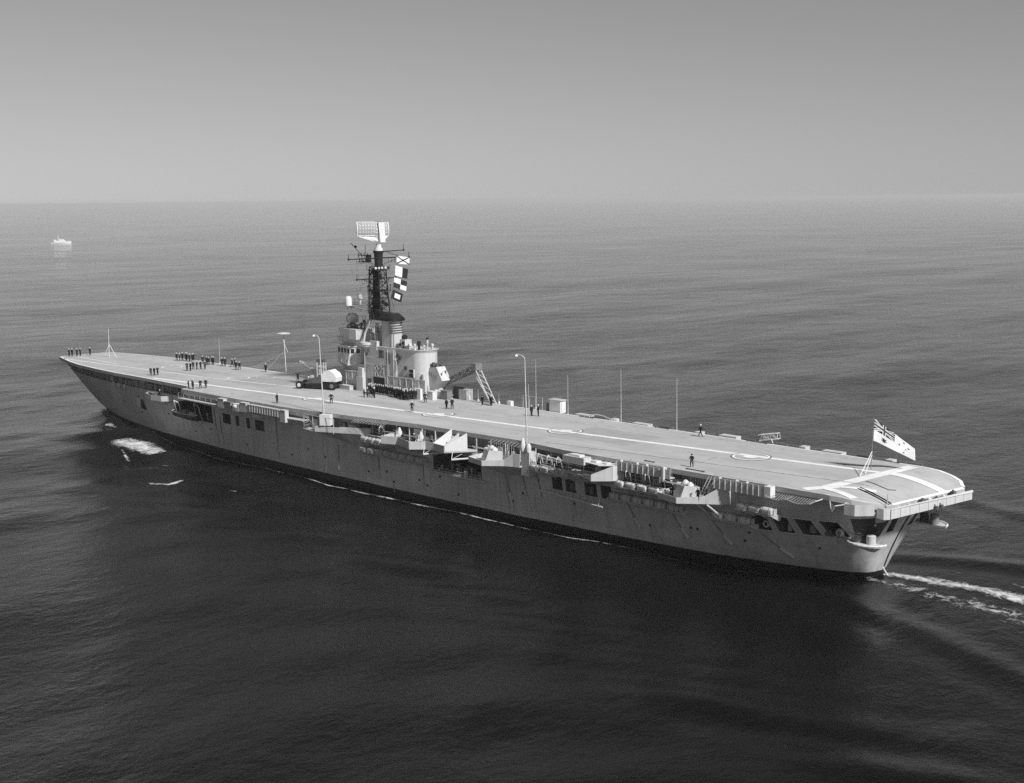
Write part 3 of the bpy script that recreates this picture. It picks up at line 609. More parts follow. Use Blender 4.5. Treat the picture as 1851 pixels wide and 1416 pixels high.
# ---- gun tubs and platforms on the port side
def tub(name, poly, zf, hts, zdrop=1.7, mat='light_grey', hullin=True, tx=None):
    """polygonal platform: poly runs from the hull outboard and back to the hull; hts = bulwark height per edge (0 = none)"""
    cx = sum(p[0] for p in poly)/len(poly) if tx is None else tx
    m = MB(); m.prism(poly, zf-.18, zf)
    yb = min(hull_y(p[0], zf-zdrop) for p in poly)-.3
    low = [(cx+(x-cx)*.35, yb+max(0, (y-yb))*.10) for x, y in poly]
    m.prism(low, zf-zdrop, zf-.18, 0, poly2=poly); t = m.build(name, 'ship_grey', ship)
    for (a, b_), h in zip(zip(poly[:-1], poly[1:]), hts):
        if not h: continue
        h0, h1 = h if isinstance(h, tuple) else (h, h)
        ax, ay = a; bx, by = b_; L = math.hypot(bx-ax, by-ay); nxx, nyy = (by-ay)/L*.07, -(bx-ax)/L*.07
        k = max(1, round(L/2.4))
        for j in range(k):
            f0, f1 = j/k, (j+1)/k-.008
            p0 = (ax+(bx-ax)*f0, ay+(by-ay)*f0); p1 = (ax+(bx-ax)*f1, ay+(by-ay)*f1); g0 = h0+(h1-h0)*f0; g1 = h0+(h1-h0)*f1
            q = MB(); q.hexa([(p0[0], p0[1], zf-.2), (p1[0], p1[1], zf-.2), (p1[0]+nxx, p1[1]+nyy, zf-.2), (p0[0]+nxx, p0[1]+nyy, zf-.2),
                              (p0[0], p0[1], zf+g0), (p1[0], p1[1], zf+g1), (p1[0]+nxx, p1[1]+nyy, zf+g1), (p0[0]+nxx, p0[1]+nyy, zf+g0)]); q.build('bulwark_panel', mat, t)
    return t
def gun_meshes():
    base = MB(); base.lathe((0, 0, 0), [(1.25, 0), (1.25, .14), (.8, .2), (.7, .6), (.75, .75)], 16); base.box(-.6, .6, -.75, .75, .7, 1.0)
    sh = MB()
    for s_ in (-1, 1): sh.hexa([(-1.2, s_*1.15-.03, .25), (1.25, s_*1.15-.03, .25), (1.25, s_*1.15+.03, .25), (-1.2, s_*1.15+.03, .25), (-1.25, s_*1.25-.03, 1.65), (.7, s_*1.25-.03, 1.9), (.7, s_*1.25+.03, 1.9), (-1.25, s_*1.25+.03, 1.65)])
    sh.hexa([(1.22, -1.12, .25), (1.28, -1.12, .25), (1.28, 1.12, .25), (1.22, 1.12, .25), (.7, -1.2, 1.75), (.76, -1.2, 1.75), (.76, 1.2, 1.75), (.7, 1.2, 1.75)])
    sh.hexa([(-1.28, -1.12, .25), (-1.22, -1.12, .25), (-1.22, 1.12, .25), (-1.28, 1.12, .25), (-1.30, -1.2, 1.55), (-1.24, -1.2, 1.55), (-1.24, 1.2, 1.55), (-1.30, 1.2, 1.55)])
    br = []
    for s_ in (-.32, .32):
        q = MB(); q.tube((-1.0, s_, 1.35), (.5, s_, 1.75), .20, 8, .16); q.tube((.5, s_, 1.75), (2.7, s_, 2.3), .075, 6, .06); q.tube((2.55, s_, 2.26), (2.8, s_, 2.33), .12, 6, .14); br.append(q)
    cov = MB()
    for s_ in (-.75, .75): cov.lathe((-.25, s_, 1.3), [(.42, 0), (.5, .3), (.42, .65), (.15, .9)], 9)
    seat = MB(); seat.box(-.9, -.5, -.95, -.55, .9, 1.0); seat.box(-.9, -.5, .55, .95, .9, 1.0)
    return base.mesh('gun_mount', 'ship_grey', 40), sh.mesh('gun_shield', 'light_grey'), [q.mesh('gun_barrel', 'mid_grey', 40) for q in br], cov.mesh('canvas_cover', 'canvas', 60), seat.mesh('gun_seat', 'dark_grey')
GM = gun_meshes()
def gun(x, y, z, rz, label):
    g = obj('gun_mount', GM[0], ship, (x, y, z), rz, label); obj('gun_shield', GM[1], g); [obj('gun_barrel', q, g) for q in GM[2]]; obj('canvas_cover', GM[3], g); obj('gun_seat', GM[4], g); return g
# bow tub
tb = tub('gun_tub', [(56.0, 10.6), (54.6, 12.6), (51.4, 13.2), (48.2, 12.9), (46.6, 11.0)], 8.5, [.8, .8, .8, .8], 1.6, mat='ship_grey')
m = MB(); m.lathe((51.6, 11.9, 8.5), [(.5, 0), (.45, .3), (.3, .5), (.28, 1.0)], 10); m.tube((51.6, 11.8, 9.4), (52.4, 13.4, 9.9), .08, 6); m.box(51.2, 52.0, 11.5, 12.1, 9.3, 9.7); m.build('saluting_gun', 'mid_grey', ship)
# tub A: two single guns
tbA = tub('gun_tub', [(-19.6, 11.2), (-20.4, 14.6), (-23.2, 13.5), (-27.4, 14.9), (-29.2, 13.2), (-32.9, 12.9), (-33.2, 11.2)], 9.15, [1.0]*5+[0], 1.5)
def small_gun(x, y, z, rz):
    m = MB(); m.lathe((0, 0, 0), [(.6, 0), (.55, .15), (.3, .25), (.28, .9)], 12); m.box(-.5, .4, -.35, .35, .85, 1.15); g = m.build('gun_mount', 'ship_grey', ship, 40, (x, y, z), rz)
    m = MB(); m.hexa([(.3, -.65, .6), (.36, -.65, .6), (.36, .65, .6), (.3, .65, .6), (.1, -.5, 1.7), (.16, -.5, 1.7), (.16, .5, 1.7), (.1, .5, 1.7)]); m.build('gun_shield', 'white_paint', g)
    m = MB(); m.tube((-.4, 0, 1.2), (2.3, 0, 1.75), .10, 6, .06); m.build('gun_barrel', 'mid_grey', g)
    m = MB(); m.lathe((-.35, 0, 1.1), [(.4, 0), (.42, .35), (.12, 1.1)], 8); m.build('canvas_cover', 'canvas', g, smooth=60)
small_gun(-21.9, 12.6, 9.15, R(60)); small_gun(-27.2, 12.8, 9.15, R(60))
# mirror-sight platform with two raked screens
mp = tub('sight_platform', [(-33.2, 11.2), (-33.0, 15.0), (-35.9, 15.4), (-37.8, 12.8), (-38.4, 11.2)], 9.75, [0, .9, 0, 0], 1.0)
for poly in ([(-33.1, 11.4), (-33.1, 15.1)], [(-35.9, 15.4), (-37.8, 12.7)]):
    (xa, ya), (xb, yb) = poly; m = MB(); za, zb_ = ((12.3, 10.7) if xa > -34 else (10.6, 12.4))
    m.hexa([(xa, ya, 9.75), (xb, yb, 9.75), (xb-.08, yb+.02, 9.75), (xa-.08, ya+.02, 9.75), (xa, ya, za), (xb, yb, zb_), (xb-.08, yb+.02, zb_), (xa-.08, ya+.02, za)]); m.build('raked_screen', 'white_paint', mp)
m = MB(); m.hexa([(-35.6, 12.2, 9.75), (-35.5, 12.2, 9.75), (-35.5, 15.1, 9.75), (-35.6, 15.1, 9.75), (-35.6, 12.2, 12.1), (-35.5, 12.2, 12.1), (-35.5, 15.1, 10.6), (-35.6, 15.1, 10.6)]); m.build('raked_screen', 'light_grey', mp)
for x in (-31.4, -37.6):
    m = MB(); m.tube((x, 15.6, 8.85), (x-2.2, 12.2, 8.95), .15, 6, .10); m.tube((x, 15.6, 8.9), (x-1.2, 14.6, 9.7), .05, 4); m.tube((x, 15.6, 8.9), (x+.6, 14.8, 9.8), .05, 4); m.build('boat_boom_arm', 'canvas', mp)
m = MB(); m.box(-36.6, -35.6, 11.5, 12.2, 9.75, 11.5); m.tube((-34.6, 12.6, 9.75), (-34.6, 12.6, 11.6), .18, 8); m.build('sight_pedestal', 'ship_grey', mp)
# tub B
tbB = tub('gun_sponson', [(-39.8, 11.2), (-40.2, 14.6), (-43.9, 15.5), (-46.3, 13.5), (-47.6, 13.0), (-48.8, 12.8), (-49.0, 11.2)], 9.0, [.55, .55, (.55, .7), (.75, 1.7), 1.7, 0], 2.0, tx=-45.5)
gun(-43.4, 13.1, 9.0, R(60), 'twin gun in the sponson beside the aft lamp post')
# rack platform with the boxed sponson
bx = tub('box_sponson', [(-57.6, 11.2), (-57.9, 13.0), (-61.4, 13.6), (-63.9, 14.8), (-65.9, 12.9), (-66.4, 11.2)], 9.6, [0, 0, (.25, .6), (.7, 1.75), 1.75], 1.0)
m = MB(); m.box(-61.6, -57.8, 12.2, 13.7, 11.0, 11.95); m.build('flare_locker', 'ship_grey', bx)
m = MB(); m.prism([(-61.0, 11.4), (-66.2, 11.4), (-65.8, 12.8), (-64.4, 13.9), (-61.0, 13.2)], 11.35, 11.43); m.box(-64.9, -64.2, 12, 12.9, 11.43, 11.62); m.box(-63.2, -62.2, 12, 13.0, 11.43, 11.65); m.build('platform_roof', 'canvas', bx)
m = MB(); m.box(-60.6, -58.6, 12.4, 13.4, 11.95, 12.15); m.build('raft_lid', 'canvas', bx)
# paneled catwalks
def panel_walk(x0, x1, y, z0, z1, n, endcap=False):
    w = MB(); w.box(min(x0, x1), max(x0, x1), 11.25, y, z0-.12, z0); c = w.build('catwalk', 'ship_grey', ship)
    for k in range(n):
        a = x0+(x1-x0)*k/n; b_ = x0+(x1-x0)*(k+1)/n-(.04 if x1 > x0 else -.04); m = MB(); m.box(min(a, b_), max(a, b_), y, y+.06, z0-.15, z1); m.build('bulwark_panel', 'ship_grey', c)
        m = MB(); m.box(a-.05, a+.05, y+.06, y+.14, z0-.12, z1-.04); m.build('panel_rib', 'light_grey', c)
    m = MB(); rails(m, [(x0, y-.1, z0), (x1, y-.1, z0)], z1-z0+.35, .03, 1.8, (1.0,)); m.build('catwalk_rail', 'light_grey', c)
    if endcap:
        m = MB(); m.box(min(x0, x1)-.9, min(x0, x1), 11.2, y+.1, z0-.15, z1); m.build('end_locker', 'white_paint', c)
    return c
pw1 = panel_walk(-66.0, -74.9, 12.15, 10.95, 12.0, 10); pw2 = panel_walk(-81.7, -89.0, 12.1, 10.85, 12.05, 9, True)
for c, xs3 in ((pw1, (-66.6, -69.3, -70.9, -73.9)), (pw2, (-82.4, -84.9, -86.4))):
    for x in xs3:
        m = MB(); m.lathe((x, 11.9, 10.95), [(.10, 0), (.10, .8), (.2, .9), (.2, 1.15), (.05, 1.25)], 8); m.build('hooded_lamp', 'white_paint', c, smooth=40)
m = MB(); m.box(-74.05, -73.75, 12.22, 12.45, 10.4, 12.3); m.build('vertical_pipe', 'white_paint', pw1)
# tub C
tbC = tub('gun_sponson', [(-74.2, 11.2), (-74.6, 14.2), (-78.2, 15.1), (-81.0, 12.9), (-82.4, 12.0), (-83.4, 11.0)], 8.95, [.55, .55, (.55, .75), (.9, 1.9), 1.9], 2.0, tx=-79.0)
gun(-77.9, 12.8, 8.95, R(60), 'twin gun in the sponson nearest the stern')
m = MB()
for x in (-79.6, -80.6):
    for s_ in (-.22, .22): m.tube((x+s_, 12.3, 9.0), (x-.9+s_, 11.3, 11.9), .045, 4)
    for k in range(9): m.tube((x-.22-.1*k, 12.3-.11*k, 9.0+.32*k), (x+.22-.1*k, 12.3-.11*k, 9.0+.32*k), .03, 4)
m.build('ladder', 'light_grey', tbC)
# diagonal struts under sponson C
m = MB(); m.tube((-80, 13.6, 8.8), (-80.6, 11, 6.7), .12, 6); m.tube((-81.6, 13.4, 8.8), (-82.4, 10.9, 6.7), .12, 6); m.tube((-75.2, 13.8, 8.8), (-75.4, 11.1, 6.9), .10, 6); m.build('support_strut', 'ship_grey', tbC)
# safety nets on the quarter
for x0, x1 in ((-89.4, -92.2), (-92.4, -95.4)):
    m = MB()
    for k in range(9):
        t = k/8; x = x0+(x1-x0)*t; sag = .25*math.sin(math.pi*t); m.tube((x, 11.0, 11.2), (x, 12.4, 11.0-sag), .018, 4)
    for j in range(5):
        y = 11+1.5*j/4; m.path([(x0+(x1-x0)*k/8, y, 11.2-(.2+.25*math.sin(math.pi*k/8))*j/4) for k in range(9)], .018 if j < 4 else .05, 4)
    m.build('safety_net', 'canvas_grey', hull)
m = MB(); m.path([(-95.3, 11, 11.0), (-95.4, 12.5, 10.95), (-96.2, 12.4, 11.4), (-96.2, 11, 11.4)], .06, 4); m.build('net_frame', 'white_paint', hull)
m = MB(); m.path([(-97.2, 11, 11.3), (-98.2, 12.2, 10.5), (-98.6, 12.2, 11.2), (-99.4, 10.6, 11.3)], .07, 4); m.add([(-97.2, 11.0, 11.25), (-98.2, 12.1, 10.55), (-98.6, 12.1, 11.15)], [(0, 1, 2)]); m.build('net_frame', 'light_grey', hull)

# ---- stern: quarter platform, tubs, aft catwalk
qp = MB(); qp.prism([(-98.9, 9.2), (-99.1, 11.1), (-100.4, 11.0), (-101.9, 9.4), (-101.6, 8.2)], 10.2, 10.3); qpo = qp.build('quarter_platform', 'ship_grey', ship)
for a, b_ in (((-98.9, 9.6), (-99.1, 11.1)), ((-99.1, 11.1), (-100.4, 11.0)), ((-100.4, 11.0), (-101.2, 10.2)), ((-101.2, 10.2), (-101.95, 9.35))):
    m = MB(); m.hexa([(a[0], a[1], 10.1), (b_[0], b_[1], 10.1), (b_[0]-.04, b_[1]+.06, 10.1), (a[0]-.04, a[1]+.06, 10.1), (a[0], a[1], 11.4), (b_[0], b_[1], 11.4), (b_[0]-.04, b_[1]+.06, 11.4), (a[0]-.04, a[1]+.06, 11.4)]); m.build('bulwark_panel', 'light_grey', qpo)
def sx(y): return -103.0-(7.6-y)*.1   # the stern walk lies a little askew
def sz(y): return 9.62-(7.6-y)*.012
ac = MB(); ac.add([(sx(7.6), 7.6, sz(7.6)), (sx(-8.9), -8.9, sz(-8.9)), (sx(-8.9)+1.2, -8.9, sz(-8.9)), (sx(7.6)+1.2, 7.6, sz(7.6))]+[(sx(7.6), 7.6, sz(7.6)+.1), (sx(-8.9), -8.9, sz(-8.9)+.1), (sx(-8.9)+1.2, -8.9, sz(-8.9)+.1), (sx(7.6)+1.2, 7.6, sz(7.6)+.1)], [(3, 2, 1, 0), (4, 5, 6, 7), (0, 1, 5, 4), (1, 2, 6, 5), (2, 3, 7, 6), (3, 0, 4, 7)]); aco = ac.build('stern_catwalk', 'ship_grey', ship)
ys_ = np.linspace(7.6, -8.9, 10)
def pan(a, c, z0, z1, d0, d1, name, mat):
    m = MB(); m.hexa([(sx(a)-d0, a, sz(a)+z0), (sx(c)-d0, c, sz(c)+z0), (sx(c)-d1, c, sz(c)+z0), (sx(a)-d1, a, sz(a)+z0), (sx(a)-d0, a, sz(a)+z1-.02*(7.6-a)), (sx(c)-d0, c, sz(c)+z1-.02*(7.6-c)), (sx(c)-d1, c, sz(c)+z1-.02*(7.6-c)), (sx(a)-d1, a, sz(a)+z1-.02*(7.6-a))]); m.build(name, mat, aco)
for a, b_ in zip(ys_[:-1], ys_[1:]): pan(a-.03, b_+.03, -.08, 1.05, 0, .07, 'bulwark_panel', 'light_grey')
pan(7.65, -8.95, 1.05, 1.14, -.06, .14, 'bulwark_cap', 'white_paint')
m = MB(); m.hexa([(-103.0, 7.65, 9.5), (-102.0, 7.65, 9.5), (-101.9, 8.7, 9.7), (-102.7, 8.6, 9.6), (-103.0, 7.65, 10.75), (-102.0, 7.65, 10.75), (-101.9, 8.7, 10.9), (-102.7, 8.6, 10.85)]); m.build('corner_locker', 'ship_grey', aco)
for y, w, h in ((.7, .45, 1.2), (-.6, .3, 1.1), (-2.2, .35, 1.0), (-3.6, .2, 1.0), (-5.6, .35, 1.3), (3.4, .3, .9), (5.4, .25, .85)):
    x = sx(y)+.45; m = MB(); m.box(x-.25, x+.25, y-w, y+w, sz(y)+.1, sz(y)+h); m.lathe((x, y, sz(y)+h), [(.2, 0), (.16, .14), (.06, .2)], 8); m.build('landing_light', 'dark_grey' if w > .3 else 'canvas', aco)
m = MB()
for y in (-2, -.9): x = sx(y)-.1; m.path([(x, y, 10.0), (x-.35, y, 9.5), (x-.1, y-.3, 9.0)], .06, 5); m.lathe((x-.25, y, 9.6), [(.22, -.2), (.22, .2)], 8)
m.build('stern_lamp', 'dark_grey', aco)
for y in (6.2, 3.2, -.2, -3.6, -7):
    m = MB(); m.hexa([(-101.4, y-.08, 8.7), (-100.4, y-.08, 8.4), (-100.4, y+.08, 8.4), (-101.4, y+.08, 8.7), (sx(y)+.1, y-.08, sz(y)-.01), (-100.4, y-.08, sz(y)-.01), (-100.4, y+.08, sz(y)-.01), (sx(y)+.1, y+.08, sz(y)-.01)]); m.build('catwalk_bracket', 'ship_grey', aco)
m = MB(); m.path([(-102.3, 7.2, 10.7), (-102.5, 7.4, 12.4)], .05, 5); m.tube((-102.5, 7.4, 11.9), (-102.0, 7.1, 10.9), .04, 5); m.build('staff_socket', 'canvas', aco)
for sg in (1, -1):
    m = MB(); c = (-99.9, 7.0) if sg > 0 else (-100.7, -5.7); pr = [(c[0]+2.35*math.cos(t), c[1]+sg*2.1*math.sin(t)) for t in np.linspace(0, math.pi, 13)]
    m.prism(pr, 6.0, 6.22); cx, cy = -99.2, sg*5.6
    if sg > 0: m.prism([(cx+(x-cx)*.2, cy-sg*.6+(y-cy)*.1) for x, y in pr], 4.6, 6.0, 0, poly2=[(cx+(x-cx)*.9, cy+(y-cy)*.9) for x, y in pr])
    q = m.build('quarter_tub', 'ship_grey', ship, smooth=30)
    m = MB(); m.path([(x, y, 6.24) for x, y in pr], .13, 6); m.build('tub_rim', 'white_paint', q)
    for x, y, h, mt in ((-99.0, 7.4, .85, 'pipe_grey'), (-100.6, 7.5, .95, 'ship_grey'), (-99.9, 7.3, .7, 'black_paint')) if sg > 0 else ((-99.9, 6.4, 1.1, 'dark_grey'), (-101.3, 6.2, 1.2, 'mid_grey')):
        m = MB(); m.lathe((x, sg*y, 6.22), [(.55, 0), (.55, h), (.5, h+.03)], 12); m.build('mooring_drum', mt, q, smooth=40)

# bow: anchor on the starboard side, hawse fitting to port
m = MB(); m.tube((93.5, -4.8, 6.0), (95.4, -4.3, 7.4), .22, 6); m.box(91.8, 94.2, -6.2, -4.6, 4.8, 5.6); m.tube((92, -6.4, 4.9), (94.6, -5.2, 6.5), .25, 6); m.build('anchor', 'dark_grey', hull)
m = MB(); y = hull_y(61, 6.5); m.hexa([(61.0, y-.3, 5.5), (62.2, y-.3, 5.6), (62.3, y+.25, 5.6), (61.0, y+.45, 5.5), (60.4, y-.2, 7.5), (62.2, y-.2, 7.6), (62.3, y+.35, 7.6), (60.6, y+.55, 7.5)]); m.build('hawse_casting', 'light_grey', hull)
m = MB(); m.hexa([(59.4, y-.3, 5.2), (60.8, y-.3, 5.4), (60.8, y+.22, 5.4), (59.4, y+.2, 5.2), (59.9, y-.3, 7.0), (60.5, y-.3, 7.2), (60.5, y+.42, 7.2), (59.9, y+.4, 7.0)]); m.build('anchor', 'black_paint', hull)
m = MB(); m.lathe((61.6, y+.1, 7.6), [(.3, -.2), (.34, .1), (.15, .3)], 8); m.build('fairlead', 'dark_grey', hull)

# ------------------------------------------------------------------ island
def rrect(x0, x1, y0, y1, r, n=5, corners=(1, 1, 1, 1)):
    out = []
    for (cx, cy, a0), on in zip(((x1-r, y1-r, 0), (x0+r, y1-r, 90), (x0+r, y0+r, 180), (x1-r, y0+r, 270)), corners):
        if on: out += [(cx+r*math.cos(R(a0+90*k/n)), cy+r*math.sin(R(a0+90*k/n))) for k in range(n+1)]
        else: out.append((cx+(r if a0 in (0, 270) else -r), cy+(r if a0 in (0, 90) else -r)))
    return out
m = MB(); m.prism(rrect(1.0, 10.2, -11.4, -6.5, .4), 12.0, 20.3); isl = m.build('island_block', 'ship_grey', ship, smooth=30)
# hatch, doors, vents on the port wall
m = MB(); m.box(4.2, 7.4, -6.6, -6.44, 12.05, 14.8); m.build('hangar_hatch', 'black_paint', isl)
m = MB(); m.box(4.0, 7.6, -6.5, -6.3, 14.8, 14.95); m.box(7.4, 7.6, -6.5, -6.38, 12, 14.8); m.box(4.0, 4.2, -6.5, -6.38, 12, 14.8); m.build('hatch_frame', 'ship_grey', isl)
m = MB(); m.box(1.2, 10.0, -6.5, -6.41, 16.9, 17.0); m.box(1.2, 10.0, -6.5, -6.42, 18.2, 18.28); m.build('deck_seam', 'ship_grey', isl)
for x, z, w, h in ((8.6, 13.4, .45, .9), (9.2, 18.7, .25, .25), (1.4, 17.2, .6, .9), (8.7, 19.4, .2, .2)):
    m = MB(); m.box(x-w, x+w, -6.5, -6.4, z-h, z+h); m.build('door', 'dark_grey' if w < .5 else 'ship_grey', isl)
for x in (3.2, 1.6, 9.7):
    m = MB(); m.tube((x, -6.4, 12), (x, -6.4, 20.0), .06, 6); m.build('wall_pipe', 'ship_grey', isl)
# hull number
STROKES = {'R': [[(0, 0), (0, 1.7), (.55, 1.7), (.75, 1.5), (.75, 1.1), (.55, .88), (0, .88)], [(.3, .88), (.8, 0)]],
           '2': [[(0, 1.35), (.15, 1.65), (.5, 1.7), (.7, 1.45), (.65, 1.1), (0, 0), (.75, 0)]], '1': [[(0, 1.4), (.2, 1.7), (.2, 0)]]}
def letter(ch, x, y, z, mat='flag_white'):
    m = MB(); hw = .10 if mat == 'flag_white' else .19
    for st in STROKES[ch]:
        for (a, b_), (c, d) in zip(st[:-1], st[1:]):
            L = math.hypot(c-a, d-b_); ux, uz = (c-a)/L*hw, (d-b_)/L*hw
            a -= ux; b_ -= uz; c += ux; d += uz
            m.hexa([(x-a-uz, y, z+b_+ux), (x-c-uz, y, z+d+ux), (x-c+uz, y, z+d-ux), (x-a+uz, y, z+b_-ux), (x-a-uz, y+.03, z+b_+ux), (x-c-uz, y+.03, z+d+ux), (x-c+uz, y+.03, z+d-ux), (x-a+uz, y+.03, z+b_-ux)])
    m.build('hull_number', mat, isl)
for mt, dxl, dy in (('dark_grey', -.04, 0), ('flag_white', 0, .035)):
    letter('R', 6.65+dxl, -6.36+dy, 15.05, mt); letter('2', 5.45+dxl, -6.36+dy, 15.05, mt); letter('1', 4.45+dxl, -6.36+dy, 15.05, mt)
# bridge
m = MB(); m.prism(rrect(10.0, 17.4, -11.2, -7.2, .6), 12, 16.6); lower = m.build('bridge_base', 'ship_grey', ship, smooth=30)
bp = [(11.6, -11.4), (17.4, -11.4), (18.2, -10.4), (18.2, -7.3), (17.5, -6.3), (13.4, -5.9), (12.0, -7.4), (11.6, -8.6)]
bl = [(11.8, -11.1), (17.0, -11.1), (17.6, -10.3), (17.6, -7.9), (17.0, -7.0), (13.6, -6.8), (12.4, -7.8), (11.8, -8.8)]
m = MB(); m.prism(bl, 16.0, 16.7, 0, poly2=bp); m.prism(bp, 16.7, 19.7); br_ = m.build('bridge', 'ship_grey', ship)
# windows
wp = [(18.2, -7.3), (17.5, -6.3), (13.4, -5.9), (12.0, -7.4)]
for (xa, ya), (xb, yb) in zip(wp[:-1], wp[1:]):
    L = math.hypot(xb-xa, yb-ya); k = max(1, int(L/.85)); nx_, ny_ = (yb-ya)/L, -(xb-xa)/L
    if ny_ < 0: nx_, ny_ = -nx_, -ny_
    if xb < 13: nx_, ny_ = -abs(nx_), abs(ny_)
    for j in range(k):
        f0, f1 = (j+.2)/k, (j+.8)/k; p0 = (xa+(xb-xa)*f0, ya+(yb-ya)*f0); p1 = (xa+(xb-xa)*f1, ya+(yb-ya)*f1); q = MB()
        q.hexa([(p0[0]-nx_*.05, p0[1]-ny_*.05, 18.55), (p1[0]-nx_*.05, p1[1]-ny_*.05, 18.55), (p1[0]+nx_*.03, p1[1]+ny_*.03, 18.55), (p0[0]+nx_*.03, p0[1]+ny_*.03, 18.55),
                (p0[0]-nx_*.05, p0[1]-ny_*.05, 19.35), (p1[0]-nx_*.05, p1[1]-ny_*.05, 19.35), (p1[0]+nx_*.03, p1[1]+ny_*.03, 19.35), (p0[0]+nx_*.03, p0[1]+ny_*.03, 19.35)]); q.build('bridge_window', 'glass_dark', br_)
m = MB(); m.prism([(x*1.0+(.25 if x > 14 else -.0), y+(.25 if y > -8 else -.1)) for x, y in bp], 19.7, 19.86); m.build('bridge_eave', 'light_grey', br_)
m = MB(); m.hexa([(13.2, -6.1, 16.4), (13.4, -6.1, 16.4), (13.4, -5.2, 16.4), (13.2, -5.2, 16.4), (13.2, -6.0, 18.4), (13.4, -6.0, 18.4), (13.4, -5.7, 18.4), (13.2, -5.7, 18.4)]); m.build('bridge_fin', 'light_grey', br_)
for x in (14.6, 16.0):
    m = MB(); m.tube((x, -6.0, 16.7), (x, -6.0, 18.5), .06, 5); m.build('wall_pipe', 'light_grey', br_)
# sloped upper bridge and compass platform
m = MB(); m.prism(rrect(11.6, 17.2, -11.0, -6.9, .5), 19.86, 21.4, 0, poly2=rrect(11.4, 16.8, -10.8, -6.7, .5)); ub = m.build('upper_bridge', 'ship_grey', ship, smooth=30)
m = MB(); m.prism([(11.4, -10.8), (16.8, -10.8), (17.4, -10.0), (17.4, -7.6), (16.7, -6.5), (11.4, -6.5)], 21.4, 22.9, 0, poly2=[(11.3, -10.9), (17.0, -10.9), (17.8, -10.0), (17.8, -7.5), (17.0, -6.2), (11.3, -6.2)]); cp = m.build('compass_platform', 'ship_grey', ship)
m = MB(); m.box(11.2, 13.2, -6.6, -5.7, 21.2, 23.0); m.build('bridge_wing', 'light_grey', cp)
m = MB(); m.box(11.1, 17.2, -6.6, -6.15, 22.9, 23.02); m.build('platform_cap', 'light_grey', cp)
m = MB(); m.hexa([(16.6, -9.5, 20.4), (18.0, -9.5, 20.6), (18.0, -6.9, 20.6), (16.6, -6.9, 20.4), (16.6, -9.5, 21.3), (18.4, -9.5, 21.3), (18.4, -6.6, 21.3), (16.6, -6.6, 21.3)]); m.build('lookout_wing', 'ship_grey', cp)
m = MB(); m.lathe((15.8, -8.6, 22.9), [(1.0, 0), (1.05, .5), (.55, .7), (.5, 1.0)], 12); dr = m.build('director_pedestal', 'dark_grey', ship, smooth=40)
m = MB(); m.lathe((15.8, -8.6, 23.9), [(1.05, 0), (1.2, .5), (1.15, 1.1), (.8, 1.6), (.2, 1.75)], 14); m.build('director_radome', 'canvas_grey', dr, smooth=60)
for x, y, h, r_ in ((14.0, -7.4, .9, .4), (13.0, -7.4, .8, .3), (12.2, -7.8, 1.2, .35), (14.8, -7.0, .6, .4), (11.8, -7.2, 1.1, .25), (13.4, -9.4, 1.6, .22)):
    m = MB(); m.lathe((x, y, 22.9), [(r_*.5, 0), (r_*.45, h*.5), (r_, h*.55), (r_*.95, h*.9), (r_*.4, h)], 9); m.tube((x-r_, y, 22.9+h*.7), (x+r_*1.5, y+.2, 22.9+h*.8), .06, 5); m.build('bridge_instrument', 'dark_grey', ship, smooth=40)
m = MB()
for k in range(9): m.tube((11.0+rng.uniform(-.6, 1.2), -8+rng.uniform(-.6, .6), 22.9), (11.0+rng.uniform(-1.2, 1.8), -8+rng.uniform(-.8, .8), 24.3+rng.uniform(-.2, 1.5)), .04, 4)
m.build('aerial_cluster', 'mid_grey', ship)
# round lookout balcony between bridge and funnel
m = MB(); m.lathe((9.2, -6.5, 19.9), [(.6, 0), (1.0, .25), (1.05, .55), (1.2, .55), (1.2, .95)], 18); bal = m.build('lookout_balcony', 'light_grey', ship, smooth=40)
m = MB(); m.box(6.4, 8.2, -6.9, -6.45, 20.3, 21.2); m.hexa([(6.2, -7.2, 19.2), (6.4, -7.2, 19.2), (6.4, -6.4, 19.6), (6.2, -6.4, 19.6), (6.2, -7.2, 21.2), (6.4, -7.2, 21.2), (6.4, -6.4, 21.2), (6.2, -6.4, 21.2)]); m.build('balcony_screen', 'light_grey', bal)
m = MB(); m.path([(10.2, -6.6, 20.6), (9.9, -6.8, 22.4), (8.5, -7.3, 25.2)], .2, 8); m.build('sloping_pipe', 'light_grey', ship, smooth=50)
for x, y, z, h in ((7.4, -7.6, 20.3, 2.4), (6.9, -8.4, 20.3, 3.2), (8.6, -8.6, 20.3, 2.8), (9.6, -8.2, 20.3, 1.8)):
    m = MB(); m.lathe((x, y, z), [(.45, 0), (.45, h), (.5, h+.1), (.2, h+.35)], 10); m.build('vent_trunk', 'ship_grey', ship, smooth=40)
m = MB(); m.lattice((6.7, -7.0, 20.3), (6.7, -7.0, 24.4), .45, 8, .04); m.build('ladder_cage', 'mid_grey', ship)
